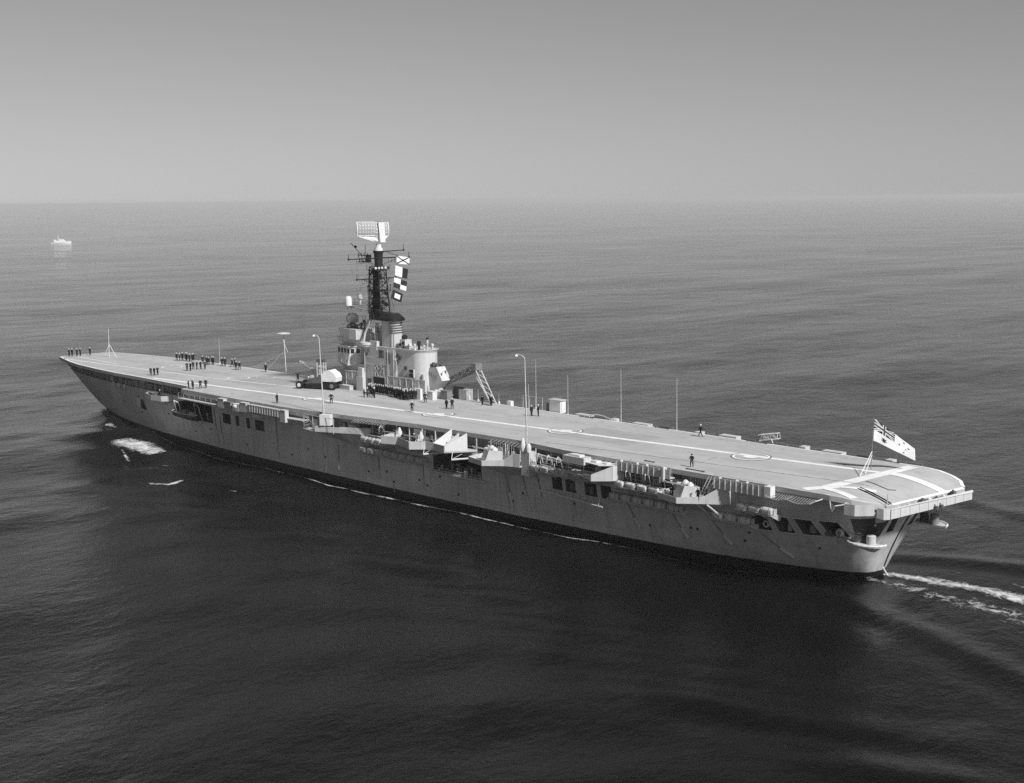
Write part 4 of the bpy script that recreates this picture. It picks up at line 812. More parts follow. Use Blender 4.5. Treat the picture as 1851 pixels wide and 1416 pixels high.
# funnel
fo = rrect(2.1, 6.1, -9.6, -6.9, 1.15, 8); m = MB(); m.prism(fo, 12, 25.0); fun = m.build('funnel', 'ship_grey', ship, smooth=30)
for k in range(5):
    z = 22.9+k*.42; m = MB(); o = [(x*1.0, y) for x, y in rrect(2.02, 6.18, -9.68, -6.82, 1.2, 8) if x < 3.4]; m.path([(x, y, z) for x, y in sorted([q for q in o], key=lambda q: -q[1])], .085, 5); m.build('funnel_louvre', 'dark_grey', fun)
m = MB(); m.box(4.4, 5.7, -6.6, -6.42, 18.3, 19.6); vnt = m.build('vent_grille', 'black_paint', fun)
m = MB()
for k in range(4): m.box(4.5+k*.33, 4.58+k*.33, -6.42, -6.36, 18.3, 19.6)
m.box(4.3, 5.8, -6.5, -6.34, 19.6, 19.75); m.build('grille_bar', 'mid_grey', fun)
m = MB(); m.box(2.6, 3.6, -6.6, -6.42, 17.4, 19.4); m.build('access_door', 'mid_grey', fun)
m = MB(); m.tube((2.0, -6.75, 15.6), (2.0, -6.9, 24.6), .09, 6); m.build('steam_pipe', 'mid_grey', fun)
m = MB(); co_ = rrect(1.8, 6.4, -10.0, -6.5, 1.2, 6); m.prism(co_, 24.95, 25.4); m.prism(co_, 25.4, 26.2, 0, poly2=rrect(2.8, 6.4, -9.4, -7.1, .9, 6)); m.box(6.3, 8.9, -9.2, -7.0, 24.9, 26.3); cap = m.build('funnel_cap', 'black_paint', ship, smooth=30)
m = MB(); m.lathe((1.2, -8.6, 25.3), [(.05, -.3), (.22, -.1), (.22, .2), (.05, .3)], 8); m.tube((1.2, -8.6, 25.2), (2.2, -8.6, 25.2), .06, 5); m.build('cap_lamp', 'black_paint', cap)
# mast
m = MB(); m.box(7.3, 8.7, -8.9, -7.2, 26.3, 27.2); m.hexa([(7.6, -8.5, 27.2), (8.5, -8.5, 27.2), (8.5, -7.6, 27.2), (7.6, -7.6, 27.2), (7.3, -8.4, 34.4), (8.0, -8.4, 34.4), (8.0, -7.7, 34.4), (7.3, -7.7, 34.4)]); mast = m.build('mast', 'black_paint', ship)
m = MB()
legs = [((8.8, -6.9, 26), (8.5, -7.1, 34.4)), ((8.8, -9.0, 26), (8.5, -8.9, 34.4)), ((5.6, -7.0, 26.2), (6.2, -7.2, 34.4)), ((5.6, -9.1, 26.2), (6.2, -8.9, 34.4))]
for a, b_ in legs: m.tube(a, b_, .12, 6, .10)
for k in range(6):
    t0, t1 = k/6, (k+1)/6; P = [[Vector(a)+(Vector(b_)-Vector(a))*t for a, b_ in legs] for t in (t0, t1)]
    for i, j in ((0, 1), (1, 3), (3, 2), (2, 0)):
        m.tube(P[0][i], P[1][j], .065, 4); m.tube(P[1][i], P[1][j], .065, 4)
m.build('mast_lattice', 'black_paint', mast)
m = MB()
for k in range(15): x, y = 8.7-.02*k, -6.8-.02*k; m.tube((x, y-.25, 26.4+k*.5), (x, y+.25, 26.4+k*.5), .03, 4)
m.tube((8.7, -7.05, 26), (8.4, -7.35, 34), .05, 4); m.tube((8.7, -6.55, 26), (8.4, -6.85, 34), .05, 4); m.tube((8.0, -8.9, 26), (7.9, -8.6, 34), .16, 6); m.tube((8.6, -7.8, 26), (8.3, -7.8, 34), .14, 6); m.build('mast_ladder', 'dark_grey', mast)
m = MB(); m.lathe((7.3, -8.2, 34.0), [(1.1, 0), (1.15, .15), (.75, .2), (.7, .6), (.8, 2.8), (.95, 2.9), (.95, 3.2)], 14); m.build('mast_head', 'black_paint', mast, smooth=40)
m = MB(); m.prism(rrect(5.9, 8.9, -9.7, -6.6, .6), 33.7, 33.82); rails(m, [(8.8, -6.7, 33.8), (6.0, -6.7, 33.8), (6.0, -9.6, 33.8)], .9, .03, 1.0); m.prism(rrect(6.0, 8.8, -9.2, -6.9, .5), 30.0, 30.1); m.prism(rrect(6.0, 8.9, -9.2, -6.8, .5), 28.0, 28.08); rails(m, [(8.8, -6.9, 30.1), (6.1, -6.9, 30.1)], .8, .03, 1.0); m.build('mast_platform', 'black_paint', mast)
for y in (-6.6, -7.3, -8.0, -8.8, -9.5):
    m = MB(); m.ball((6.2, y, 34.15), .26, 10); m.build('mast_lamp', 'white_paint' if y > -9.5 else 'black_paint', mast, smooth=60)
def yard(y0, y1, x, z, r_, hang=True):
    m = MB(); ym = (y0+y1)/2; m.tube((x, ym, z), (x, y0, z), r_, 6, r_*.6); m.tube((x, ym, z), (x, y1, z), r_, 6, r_*.6)
    m.tube((x, y0*.7+ym*.3, z), (7.4, -7.6, z-1.2), .05, 4); m.tube((x, y1*.7+ym*.3, z), (7.4, -9.2, z-1.2), .05, 4)
    for y in (y0, y1): m.ball((x, y, z), .2, 6); m.tube((x, y, z), (x, y, z+.9), .05, 4)
    if hang:
        for s_ in (0, 1):
            e = (y0, y1)[s_]; a = ym+(e-ym)*.3; b_ = ym+(e-ym)*.75
            for k in range(5): yy = a+(b_-a)*k/4; m.tube((x, yy, z), (x, yy, z-.75), .03, 4)
            m.tube((x, a, z-.75), (x, b_, z-.75), .03, 4)
    return m.build('signal_yard', 'black_paint', mast)
yard(-1.4, -15.2, 7.2, 35.9, .13); yard(-3.0, -11.8, 7.0, 32.3, .13)
m = MB(); m.tube((7, -8.5, 37.0), (7, -13.8, 37.15), .11, 6, .07); m.ball((7, -13.8, 37.15), .2, 6); m.tube((7, -13.8, 37.1), (7, -13.8, 38.2), .05, 4); m.tube((7, -10, 36.9), (7, -13.2, 35.9), .06, 4)
m.tube((9, -8, 36.2), (11.6, -7.0, 36.4), .09, 5); m.tube((9, -8, 35.2), (11.2, -6.6, 35.2), .09, 5)
for k in range(4): m.tube((9.4+k*.6, -7.6+k*.2, 35.3), (9.4+k*.6, -7.3+k*.2, 36.8), .06, 4)
m.tube((9.5, -7, 36.6), (9.5, -7, 38.3), .05, 4); m.tube((9.8, -6.2, 36.6), (11.6, -5.4, 38.6), .06, 4); m.ball((11.0, -6.0, 37.9), .25, 8); m.build('aerial_arm', 'black_paint', mast)
m = MB(); m.box(8.5, 9.3, -7.5, -6.9, 35.2, 36.5); m.build('equipment_box', 'black_paint', mast)
m = MB()
for z, hw in ((30.1, 2.6), (28.6, 1.8)):
    m.tube((7.2, -8.1-hw, z), (7.2, -8.1+hw, z), .06, 5)
    for y in (-8.1-hw, -8.1+hw): m.tube((7.2, y, z-.3), (7.2, y, z+.9), .045, 4); m.ball((7.2, y, z+.9), .14, 6)
for k in range(12):
    a = rng.uniform(0, 6.28); x, y, z = 7.2+1.3*math.cos(a), -8.1+1.1*math.sin(a), rng.uniform(26.6, 34); m.box(x-.2, x+.2, y-.2, y+.2, z-.3, z+.3)
for k in range(7): y = -8.1+rng.uniform(-2, 2); m.tube((6.4, y*.3-5.7, 33.8), (5.2, y, 26.4), .03, 4)
m.build('mast_fitting', 'black_paint', mast)
m = MB()
for y in (-1.6, -3.0, -5.2, -6.4, -10.0, -11.2, -13.0, -15.0): m.tube((7.2, y, 35.9), (8.4, -8.2+(y+8.2)*.35, 22.9), .018, 3)
m.tube((7.3, -8.2, 37), (17.0, -7.2, 23), .018, 3); m.tube((7.3, -8.2, 37), (-4.7, -9, 22), .018, 3); m.build('rigging', 'dark_grey', mast)
# air-search aerial
m = MB(); m.lathe((7.3, -8.3, 37.1), [(.8, 0), (.75, .4), (.5, .7), (.45, 1.3), (.6, 1.4)], 12); rad = m.build('search_radar', 'canvas', ship, smooth=40)
# reflector seen from behind: its width runs athwart and slightly fore-and-aft
rc = Vector((7.2, -7.6, 40.9)); wd = Vector((.25, .97, 0)).normalized(); nd = Vector((.97, -.25, 0)).normalized()   # faces ahead
def rp(a, h, d=0): return rc+wd*a+Vector((0, 0, h))+nd*d
m = MB(); N = 13; rows = 5; v = []
for j in range(rows):
    h = -1.15+2.4*j/(rows-1)
    for i in range(N):
        a = -2.75+6.0*i/(N-1); v.append(rp(a, h+(.15 if a > 0 else 0), .75*(a/3.6)**2+.25*(h/1.2)**2))
fc = []
for j in range(rows-1):
    for i in range(N-1):
        q = j*N+i; fc.append((q, q+1, q+N+1, q+N))
mesh_pts = v
for j in range(rows): m.path(v[j*N:(j+1)*N], .07 if j in (0, rows-1) else .045, 4)
for i in range(N): m.path([v[j*N+i] for j in range(rows)], .12 if i in (0, N-1) else .045, 4)
for j in range(rows-1):
    for i in range(0, N-1): m.tube(v[j*N+i], v[(j+1)*N+i+1], .03, 4); m.tube(v[j*N+i+1], v[(j+1)*N+i], .03, 4)
m.build('reflector_frame', 'white_paint', rad)
m = MB(); m.add(v, fc); m.add([p+nd*.04 for p in v], [tuple(reversed(f)) for f in fc]); m.build('reflector_mesh', 'pipe_grey', rad)
m = MB(); m.add([rp(-1.75, -2.2, -.35), rp(-.75, -2.2, -.35), rp(-.45, 1.3, -.35), rp(-1.6, 1.3, -.35), rp(-1.75, -2.2, .3), rp(-.75, -2.2, .3), rp(-.45, 1.3, .3), rp(-1.6, 1.3, .3)], [(3, 2, 1, 0), (4, 5, 6, 7), (0, 1, 5, 4), (1, 2, 6, 5), (2, 3, 7, 6), (3, 0, 4, 7)]); m.build('radar_spine', 'white_paint', rad)
m = MB()
for a in (-2.6, -1.9, 1.9, 3.0): m.tube(rp(a, -1.1, .5), rp(-1.0, -2.1, .2), .07, 4)
m.add([rp(-2.6, -1.2, .4), rp(3.0, -1.2, .4), rp(.4, -2.0, .3), rp(-1.6, -2.0, .3)], [(0, 1, 2, 3)]); m.tube(rp(0, -2, .4), rp(.2, -.4, 3.2), .09, 5); m.box(7.0+3.0, 7.0+3.7, -9.2, -8.2, 40.2, 40.7); m.build('feed_arm', 'white_paint', rad)
# radomes on forward outriggers
m = MB(); m.tube((8.6, -7.6, 27.6), (10.4, -1.8, 27.5), .10, 5); m.tube((8.6, -7.6, 26.4), (10.2, -3.6, 27.4), .08, 5); m.tube((8.6, -7.2, 27.6), (13.0, -6.8, 27.4), .08, 5); m.tube((12.6, -6.8, 27.4), (12.6, -6.8, 28.6), .05, 4); m.tube((10, -3.2, 27.6), (13.5, -4.6, 27.3), .07, 4)
for y in (-3.4, -5.9): m.path([(10.1, y, 27.5), (10.1, y+.5, 26.7), (10.1, y-.7, 26.7), (10.1, y-.4, 27.5)], .05, 4)
m.prism(rrect(9.4, 10.9, -4.2, -2.6, .3), 27.5, 27.6); m.build('aerial_outrigger', 'mid_grey', mast)
m = MB(); m.lathe((10.1, -3.4, 27.6), [(.62, 0), (.62, 1.1), (.5, 1.5), (.2, 1.7)], 14); m.build('radome', 'white_paint', mast, smooth=50)
m = MB(); m.lathe((10.1, -6.0, 27.6), [(.2, 0), (.25, .9), (.45, 1.0), (.45, 1.8), (.3, 2.1)], 12); m.build('radome', 'canvas_grey', mast, smooth=50)
# halyards and stays
m = MB()
for y in (-2.5, -4.2, -12.0, -14.0): m.tube((7.2, y, 35.9), (5.6, -8.4+(y+8.4)*.45, 21.0), .015, 3)
m.tube((7.0, -8.2, 37), (-19, -10.8, 13.5), .012, 3); m.tube((8, -8, 37), (43, -12, 20), .010, 3); m.build('halyard', 'dark_grey', mast)
# after superstructure
to = [(1.6, -11.6), (1.6, -6.75)]+[(-3.2-2.45*math.sin(R(a)), -9.2+2.45*math.cos(R(a))) for a in range(0, 181, 12)]
m = MB(); m.prism(to, 12, 20.1); tw = m.build('after_tower', 'light_grey', ship, smooth=30)
m = MB(); to2 = [(-1.6+(x+1.6)*1.06, -9.2+(y+9.2)*1.07) for x, y in to]; m.prism(to, 19.8, 20.25, 0, poly2=to2); m.path([(x, y, 20.3) for x, y in to2[1:]], .07, 5); m.build('tower_rim', 'light_grey', tw, smooth=30)
m = MB(); m.box(-3.6, -2.4, -6.9, -6.55, 15.5, 16.9); m.build('vent_louvre', 'ship_grey', tw)
for k in range(2):
    m = MB(); m.box(-3.5, -2.5, -6.6, -6.48, 15.6+k*.75, 16.15+k*.75); m.build('louvre_slot', 'black_paint', tw)
for x, y, z in ((1.0, -6.72, 19.0), (1.0, -6.7, 17.9), (.2, -6.7, 18.6), (-1.4, -6.7, 17.0)):
    m = MB(); m.box(x-.35, x+.35, y-.1, y+.12, z-.3, z+.3); m.tube((x-.3, y+.1, z+.3), (x+.3, y+.15, z-.3), .07, 5); m.build('wall_fitting', 'dark_grey', tw)
m = MB(); m.hexa([(-.9, -8.5, 19.7), (.7, -8.5, 19.7), (.7, -6.9, 19.7), (-.9, -6.9, 19.7), (-.8, -8.4, 21.9), (.6, -8.4, 21.9), (.6, -7.1, 21.9), (-.8, -7.1, 21.9)]); dirb = m.build('flying_control', 'light_grey', ship)
m = MB(); m.lathe((0, -7.7, 21.9), [(.45, 0), (.55, .2), (.5, .6), (.2, .8)], 10); m.build('lookout_lamp', 'black_paint', dirb, smooth=40)
for x, z in ((-.4, 21.3), (-.5, 20.5), (.4, 21.0)):
    m = MB(); m.box(x-.18, x+.18, -7.1, -6.9, z-.25, z+.25); m.build('control_window', 'glass_dark', dirb)
m = MB(); m.box(-1.05, -.92, -8.4, -6.9, 19.4, 21.9); m.box(.72, .85, -8, -6.7, 18.4, 20.0); m.build('control_fin', 'light_grey', dirb)
for x, y, h, r_, mt in ((-1.7, -7.5, 1.2, .34, 'canvas'), (-2.2, -8.2, .9, .25, 'dark_grey'), (-2.9, -7.6, 1.2, .3, 'canvas'), (-3.6, -7.9, 1.7, .34, 'black_paint'), (-4.0, -8.9, 1.0, .34, 'canvas'), (-4.7, -8.9, 2.0, .2, 'canvas_grey'), (-4.9, -9.8, 1.2, .3, 'canvas'), (-1.3, -6.9, .8, .18, 'dark_grey')):
    m = MB(); m.lathe((x, y, 20.1), [(r_*.7, 0), (r_*.65, h*.6), (r_, h*.62), (r_, h*.95), (r_*.6, h)], 9); m.build('tower_instrument', mt, ship, smooth=40)
m = MB(); m.ball((-4.7, -8.9, 22.2), .26, 8); m.tube((-4.9, -9.4, 21.4), (-6.4, -9.6, 21.5), .05, 4); m.build('tower_lamp', 'black_paint', ship, smooth=60)
# raked after house
m = MB(); m.prismxz([(-5.2, 12), (-5.2, 17.2), (-7.4, 17.5), (-7.8, 17.0), (-8.9, 15.2), (-7.9, 14.4), (-7.0, 13.6), (-7.0, 12)], -10.4, -8.4); ah = m.build('after_house', 'light_grey', ship)
m = MB()
for k in range(5): x = -5.4-k*.45; m.box(x-.14, x+.14, -9.1, -8.6, 17.2, 17.7+.25*(k % 3)); m.lathe((x-.1, -9.8, 17.2), [(.15, 0), (.17, .6), (.1, .8)], 7)
m.build('pyrotechnic_rack', 'dark_grey', ah)
for k in range(4):
    m = MB(); m.box(-5.8-k*.6, -5.6-k*.6, -8.45, -8.32, 16.0-k*.2, 16.7-k*.2); m.build('house_fitting', 'mid_grey', ah)
for y, z, w in ((-9.9, 16.5, .14), (-8.8, 16.2, .12)):
    x = -7.8-(17.0-z)*.61; q = MB(); q.box(x-.12, x+.25, y-w, y+w, z-.25, z+.25); q.tube((x-.1, y, z), (x-.4, y+.1, z+.5), .06, 5); q.build('house_fitting', 'mid_grey', ah)
m = MB(); m.tube((-5.3, -7.4, 12), (-5.3, -7.4, 16.2), .35, 10); m.tube((-6.2, -7.6, 12), (-6.2, -7.6, 14.2), .22, 8); m.build('vent_trunk', 'light_grey', ship, smooth=40)
# windbreak screens
def screen(x0, x1, y, z1, n, rails_=(0, .5, 1.0)):
    m = MB(); k = 6
    for j in range(k+1):
        x = x0+(x1-x0)*j/k; m.box(x-.09, x+.09, y-.1, y+.1, 12, z1)
    for f in rails_: m.box(min(x0, x1), max(x0, x1), y-.08, y+.08, 12.15+(z1-12.3)*f, 12.3+(z1-12.3)*f)
    s_ = m.build('windbreak_screen', 'light_grey', ship)
    m = MB()
    for j in range(n):
        x = x0+(x1-x0)*(j+.5)/n; w = abs(x1-x0)/n*.27; m.box(x-w, x+w, y-.05, y+.03, 12.1, z1-.05+rng.uniform(-.06, .02))
    m.build('screen_slat', 'canvas_grey', s_, kind='stuff'); return s_
screen(20.4, 9.6, -6.2, 15.4, 34); screen(2.9, -7.2, -6.05, 15.4, 30)
m = MB(); m.box(9.2, 11.0, -6.1, -5.4, 12, 14.6); m.box(9.4, 10.6, -6.0, -5.5, 14.6, 16.2); m.build('fire_locker', 'light_grey', ship)
m = MB(); m.box(-6.5, -4.6, -6.2, -5.5, 12, 13.9); m.build('fire_locker', 'white_paint', ship)
for x, y, w, d, h, mt in ((-9.3, -9.0, .8, .6, 1.5, 'mid_grey'), (-11.8, -11.2, 1.0, .7, 1.7, 'light_grey'), (-9.8, -11.6, 1.0, .6, 1.9, 'dark_grey'), (13.8, -5.2, 1.6, .5, .7, 'light_grey'), (16.8, -5.2, 1.0, .5, .5, 'ship_grey'), (-7.6, -7.2, .7, .5, 1.4, 'canvas')):
    m = MB(); m.box(x-w, x+w, y-d, y+d, 12, 12+h); m.box(x-w-.06, x+w+.06, y-d-.06, y+d+.06, 12+h, 12+h+.08); m.build('deck_locker', mt, ship)
# folded derrick
m = MB(); m.lattice((-6.6, -10.8, 14.4), (-15.4, -10.6, 17.9), .9, 9, .085); m.tube((-6.6, -10.8, 12), (-6.6, -10.8, 17.4), .35, 8); dk = m.build('derrick', 'mid_grey', ship)
m = MB(); 
for y in (-10.1, -11.3): m.tube((-15.2, y, 18.0), (-19.4, y+.2, 12.1), .10, 5); 
for k in range(7): t = k/6; m.tube((-15.2-4.2*t, -10.1, 18-5.9*t), (-15.2-4.2*min(1, t+.16), -11.3, 18-5.9*min(1, t+.16)), .05, 4)
m.tube((-15.2, -10.6, 16.2), (-18.9, -10.4, 12.1), .09, 5); m.build('derrick_leg', 'canvas_grey', dk)
m = MB(); m.box(-15.8, -14.6, -11.4, -9.9, 17.5, 18.6); m.build('derrick_head', 'mid_grey', dk)
m = MB(); m.tube((-6.6, -10.8, 17.4), (-15.2, -10.6, 18.5), .04, 4); m.tube((-9, -9.8, 17.2), (-15.2, -10.2, 18.5), .03, 4); m.build('derrick_cable', 'dark_grey', dk)
m = MB(); m.tube((-6.9, -9.6, 12), (-6.9, -9.6, 13.8), .5, 10); m.box(-8.4, -7, -9.8, -8.9, 12, 13.2); m.build('winch', 'ship_grey', dk)

# ------------------------------------------------------------------ deck-edge fittings
m = MB(); m.tube((42.6, -12.2, 12), (43.1, -12.3, 19.4), .08, 6); m.lathe((43.1, -12.3, 19.3), [(.1, 0), (1.3, .35), (1.35, .5), (.2, .7)], 16); dcn = m.build('disc_aerial', 'canvas', ship, smooth=40)
m = MB(); m.tube((43.0, -12.2, 15.8), (53.4, -11.5, 12.0), .07, 5)
for s_ in (-.3, .3): m.tube((43.2, -12.2+s_, 15.9), (47.8, -11.4+s_, 12.0), .06, 5)
for k in range(9): t = (k+.5)/9; m.tube((43.2+4.6*t, -12.5+.8*t, 15.9-3.9*t), (43.2+4.6*t, -11.9+.8*t, 15.9-3.9*t), .04, 4)
m.tube((42.4, -12.6, 16), (43.4, -12.0, 19.2), .05, 4); m.build('aerial_stay', 'canvas', dcn)
m = MB(); m.tube((94.2, -.9, 12), (93.9, -.9, 18.4), .07, 6, .04); jk = m.build('jackstaff', 'white_paint', ship)
m = MB(); m.tube((94.0, -.9, 15.0), (93.0, -2.0, 12), .06, 5); m.tube((94.0, -.9, 15.0), (95.4, -.4, 12), .06, 5); m.build('staff_leg', 'white_paint', jk)
for x, y, z0, z1 in ((-28.3, -11.6, 12, 20.2), (-35.3, -11.7, 11.6, 18.2), (-46.5, -11.6, 11.6, 20.2), (-57.3, -11.6, 11.6, 19.8), (65.5, -11.3, 11.8, 17.4), (-19.4, -11.8, 12, 13.6), (-14.2, -11.9, 11.8, 13.9)):
    m = MB(); m.tube((x, y, z0), (x, y, z0+(z1-z0)*.3), .07, 5, .045); m.tube((x, y, z0+(z1-z0)*.3), (x+.05, y, z1), .04, 5, .022); m.lathe((x, y, z0-.1), [(.2, 0), (.2, .3), (.08, .5)], 8); m.build('whip_aerial', 'canvas', ship)
m = MB(); m.box(-33.8, -31.4, -12.8, -11.5, 11.9, 13.9); hut = m.build('deck_edge_hut', 'white_paint', ship)
m = MB(); m.box(-34, -31.2, -12.9, -11.4, 13.9, 14.0); m.build('hut_roof', 'light_grey', hut)
m = MB(); m.box(-31.36, -30.6, -12.6, -11.6, 11.8, 13.2); m.build('hut_annex', 'dark_grey', hut)
m = MB(); rails(m, [(-25.4, -11.5, 12), (-29.8, -11.5, 12)], 2.0, .04, 1.1, (1.0,)); m.build('guard_frame', 'canvas', ship)
m = MB(); m.box(-22.5, -21.6, -12.2, -11.5, 11.8, 12.7); m.build('deck_edge_box', 'white_paint', ship)
m = MB(); m.box(-100, 96, -12.9, -11.9, 10.9, 11.0); rails(m, [(-96, -12.8, 11.0), (-15, -12.8, 11.0)], .95, .03, 2.2); 
for x in np.arange(-95, 90, 6.0): m.box(x-.1, x+.1, -12.6, -10.6, 10.6, 10.9)
stc = m.build('starboard_catwalk', 'ship_grey', ship)
for k, x in enumerate((-92, -88.4, -83.6, -79, -70.2, -66.6, -61.2, -55.2, -50.4, -44.8, -41.6, -38.6)):
    m = MB(); L = .5+.5*(k % 3); m.box(x-L, x+L, -12.6, -11.4, 11.0, 12.12+.1*(k % 2)); m.build('catwalk_locker', ('canvas_grey', 'dark_grey', 'light_grey')[k % 3], stc)
m = MB(); m.lattice((-71.6, -12.2, 12.5), (-74.4, -12.6, 13.0), .8, 4, .06); m.tube((-71.8, -11.8, 12), (-72.8, -12.2, 12.7), .08, 5); m.tube((-74, -11.8, 12), (-73.4, -12.2, 12.7), .08, 5); m.build('hinged_ladder', 'canvas', ship)
m = MB(); m.tube((-64.6, -11.9, 11.9), (-64.3, -12.0, 13.0), .06, 4); m.tube((-65.3, -11.9, 11.9), (-65.0, -12.0, 13.0), .06, 4); m.build('stanchion', 'dark_grey', ship)
m = MB(); m.path([(-39, -11.4, 12.0), (-41, -11.8, 12.5), (-43, -11.8, 12.4), (-45, -11.3, 12.05)], .08, 5); m.build('net_frame', 'canvas', ship)
# ensign staff
m = MB(); m.tube((-93.4, -4.6, 12), (-93.5, -4.75, 18.8), .055, 6, .035); es = m.build('ensign_staff', 'mid_grey', ship)
m = MB(); m.tube((-93.45, -4.65, 14.4), (-94.3, -.4, 12), .055, 5); m.tube((-93.45, -4.65, 14.0), (-94.0, -2.2, 12), .045, 5); m.build('staff_stay', 'white_paint', es)

# ------------------------------------------------------------------ life rafts in racks along the port side (each a thing of its own)
def raft_meshes():
    m = MB(); N = 10; st = [(-.78, .30), (-.72, .40), (-.4, .46), (0, .47), (.4, .46), (.72, .40), (.78, .30)]; v = []
    for x, r in st:
        for i in range(N):
            t = 2*math.pi*i/N; c, s_ = math.cos(t), math.sin(t); sc = 1/max(abs(c), abs(s_))**.35
            v.append((x, r*c*sc*1.02, .46+r*s_*sc*.98))
    k = len(st); f = [tuple(range(N-1, -1, -1)), tuple(range((k-1)*N, k*N))]
    for j in range(k-1):
        for i in range(N): f.append((j*N+i, j*N+(i+1) % N, (j+1)*N+(i+1) % N, (j+1)*N+i))
    m.add(v, f); body = m.mesh('life_raft', 'canvas', 40); body2 = m.mesh('life_raft', 'canvas_grey', 40)
    s2 = MB(); s2.path([(0, .50*math.cos(R(a)), .46+.50*math.sin(R(a))) for a in range(-40, 221, 26)], .03, 4)
    return body, body2, s2.mesh('lashing', 'mid_grey')
RB = raft_meshes(); ORD = ['first', 'second', 'third', 'fourth', 'fifth', 'sixth', 'seventh', 'eighth', 'ninth', 'tenth']
def raft_row(x0, dx_, n, z, where, out=.72, light=True):
    y = max(hull_y(x0, z), hull_y(x0-dx_*(n-1), z))+out+.25
    m = MB(); xa, xb = x0+dx_*.55, x0-dx_*(n-.45)
    m.box(xb, xa, y-1.2, y+.42, z-.10, z-.02); m.tube((xb, y+.45, z+.12), (xa, y+.45, z+.12), .05, 5)
    for k in range(n+1):
        x = x0+dx_*.5-dx_*k; m.hexa([(x-.05, y-1.5, z-.8), (x+.05, y-1.5, z-.8), (x+.05, y-1.0, z-.8), (x-.05, y-1.0, z-.8), (x-.05, y-1.5, z-.1), (x+.05, y-1.5, z-.1), (x+.05, y+.42, z-.1), (x-.05, y+.42, z-.1)]); m.box(x-.05, x+.05, y-.6, y+.05, z-.1, z+.75)
    m.build('raft_rack', 'ship_grey', ship)
    for k in range(n):
        o = obj('life_raft', RB[0] if light else RB[1], None, (x0-dx_*k, y, z), rng.uniform(-.05, .05)); o.rotation_euler.x = -.12+rng.uniform(-.05, .05)
        obj('lashing', RB[2], o, (-.42, 0, 0)); obj('lashing', RB[2], o, (.42, 0, 0))
        lab = f'{"pale" if light else "grey"} life raft, {ORD[k]} from the bow end of {where}'
        tag(o, lab, 'life raft', 'life rafts racked along the hull')
raft_row(-13.6, 1.75, 4, 8.05, 'the short upper rack', light=False)
raft_row(-13.3, 1.92, 8, 6.45, 'the long low rack of eight', light=False)
raft_row(-51.2, 1.85, 4, 8.6, 'the rack aft of the lamp post', light=False)
raft_row(-59.2, 1.95, 2, 8.85, 'the boxed sponson pair', .95)
raft_row(-66.4, 1.95, 5, 8.55, 'the upper rack of five')
raft_row(-65.3, 1.95, 6, 6.7, 'the lower rack of six', light=False)
raft_row(-85.6, 1.75, 3, 8.5, 'the upper quarter rack', .85)
raft_row(-81.8, 1.95, 3, 6.75, 'the lower quarter rack', .85)

# ------------------------------------------------------------------ motor boat in its bay
bt = empty('motor_boat', (40.2, 12.4, 5.5)); tag(bt, 'dark hulled open motor boat stowed in the hull recess near the bow', 'boat')
m = MB(); N = 13; v = []
for i in range(N):
    t = i/(N-1); x = -4.2+8.4*t; w = 1.15*math.sin(math.pi*(.12+.85*(1-t))**.8)**.6 if t < 1 else 0.02; w = max(w, .03); k = .25*t**3
    v += [(x, -w, 1.35+k), (x, -w*.75, .5+k), (x, 0, .15+k*1.5), (x, w*.75, .5+k), (x, w, 1.35+k)]
f = []
for i in range(N-1):
    for j in range(4): a = 5*i+j; f.append((a, a+1, a+6, a+5))
f += [tuple(range(4, -1, -1)), tuple(5*(N-1)+j for j in range(5))]; m.add(v, f); m.build('boat_hull', 'black_paint', bt, smooth=50)
m = MB(); m.prism([(-4, -.75), (3.2, -.8), (4.1, 0), (3.2, .8), (-4, .75)], 1.18, 1.24); m.build('boat_deck', 'canvas', bt)
m = MB(); m.path([(v[5*i+4][0], v[5*i+4][1], v[5*i+4][2]) for i in range(N)], .07, 5); m.build('gunwale', 'canvas', bt)
m = MB(); m.hexa([(-.6, -.6, 1.24), (1.4, -.6, 1.24), (1.4, .6, 1.24), (-.6, .6, 1.24), (-.6, -.5, 1.9), (1.0, -.5, 1.9), (1.0, .5, 1.9), (-.6, .5, 1.9)]); m.build('cuddy', 'mid_grey', bt)
m = MB(); m.box(-2.6, -1.6, -.35, .35, 1.24, 1.7); m.build('engine_box', 'canvas_grey', bt)
m = MB()
for x in (36.6, 43.6): m.path([(x, 11.2, 5.6), (x, 11.9, 8.4), (x, 12.9, 9.0), (x, 12.8, 8.6)], .12, 6); m.tube((x, 12.8, 8.6), (x, 12.4, 6.9), .04, 4)
m.build('boat_davit', 'light_grey', ship)

# ------------------------------------------------------------------ mobile crane on the flight deck
mc = empty('mobile_crane', (18.0, -2.4, 12.0), math.atan2(3.1, 6.9)); tag(mc, 'dark wheeled deck crane with white engine hood parked ahead of the island', 'mobile crane')
m = MB(); m.hexa([(-3.4, -1.25, .45), (2.3, -1.25, .45), (2.3, 1.25, .45), (-3.4, 1.25, .45), (-3.4, -1.25, 1.1), (2.3, -1.25, 1.5), (2.3, 1.25, 1.5), (-3.4, 1.25, 1.1)]); m.box(2.3, 4.2, -.5, .5, .55, .85); m.build('chassis', 'black_paint', mc)
m = MB(); m.hexa([(-.9, -1.2, 1.2), (2.5, -1.2, 1.0), (2.5, 1.28, 1.0), (-.9, 1.28, 1.2), (-.9, -1.1, 2.6), (1.6, -1.1, 1.9), (1.6, 1.15, 1.9), (-.9, 1.15, 2.6)]); m.build('machinery_body', 'dark_grey', mc)
m = MB(); m.prismxz([(-3.9, 1.5), (-1.2, 1.5), (-1.0, 2.6), (-1.5, 3.4), (-2.6, 3.6), (-3.6, 3.0), (-4.0, 2.3)], -1.15, 1.15); m.build('engine_hood', 'white_paint', mc)
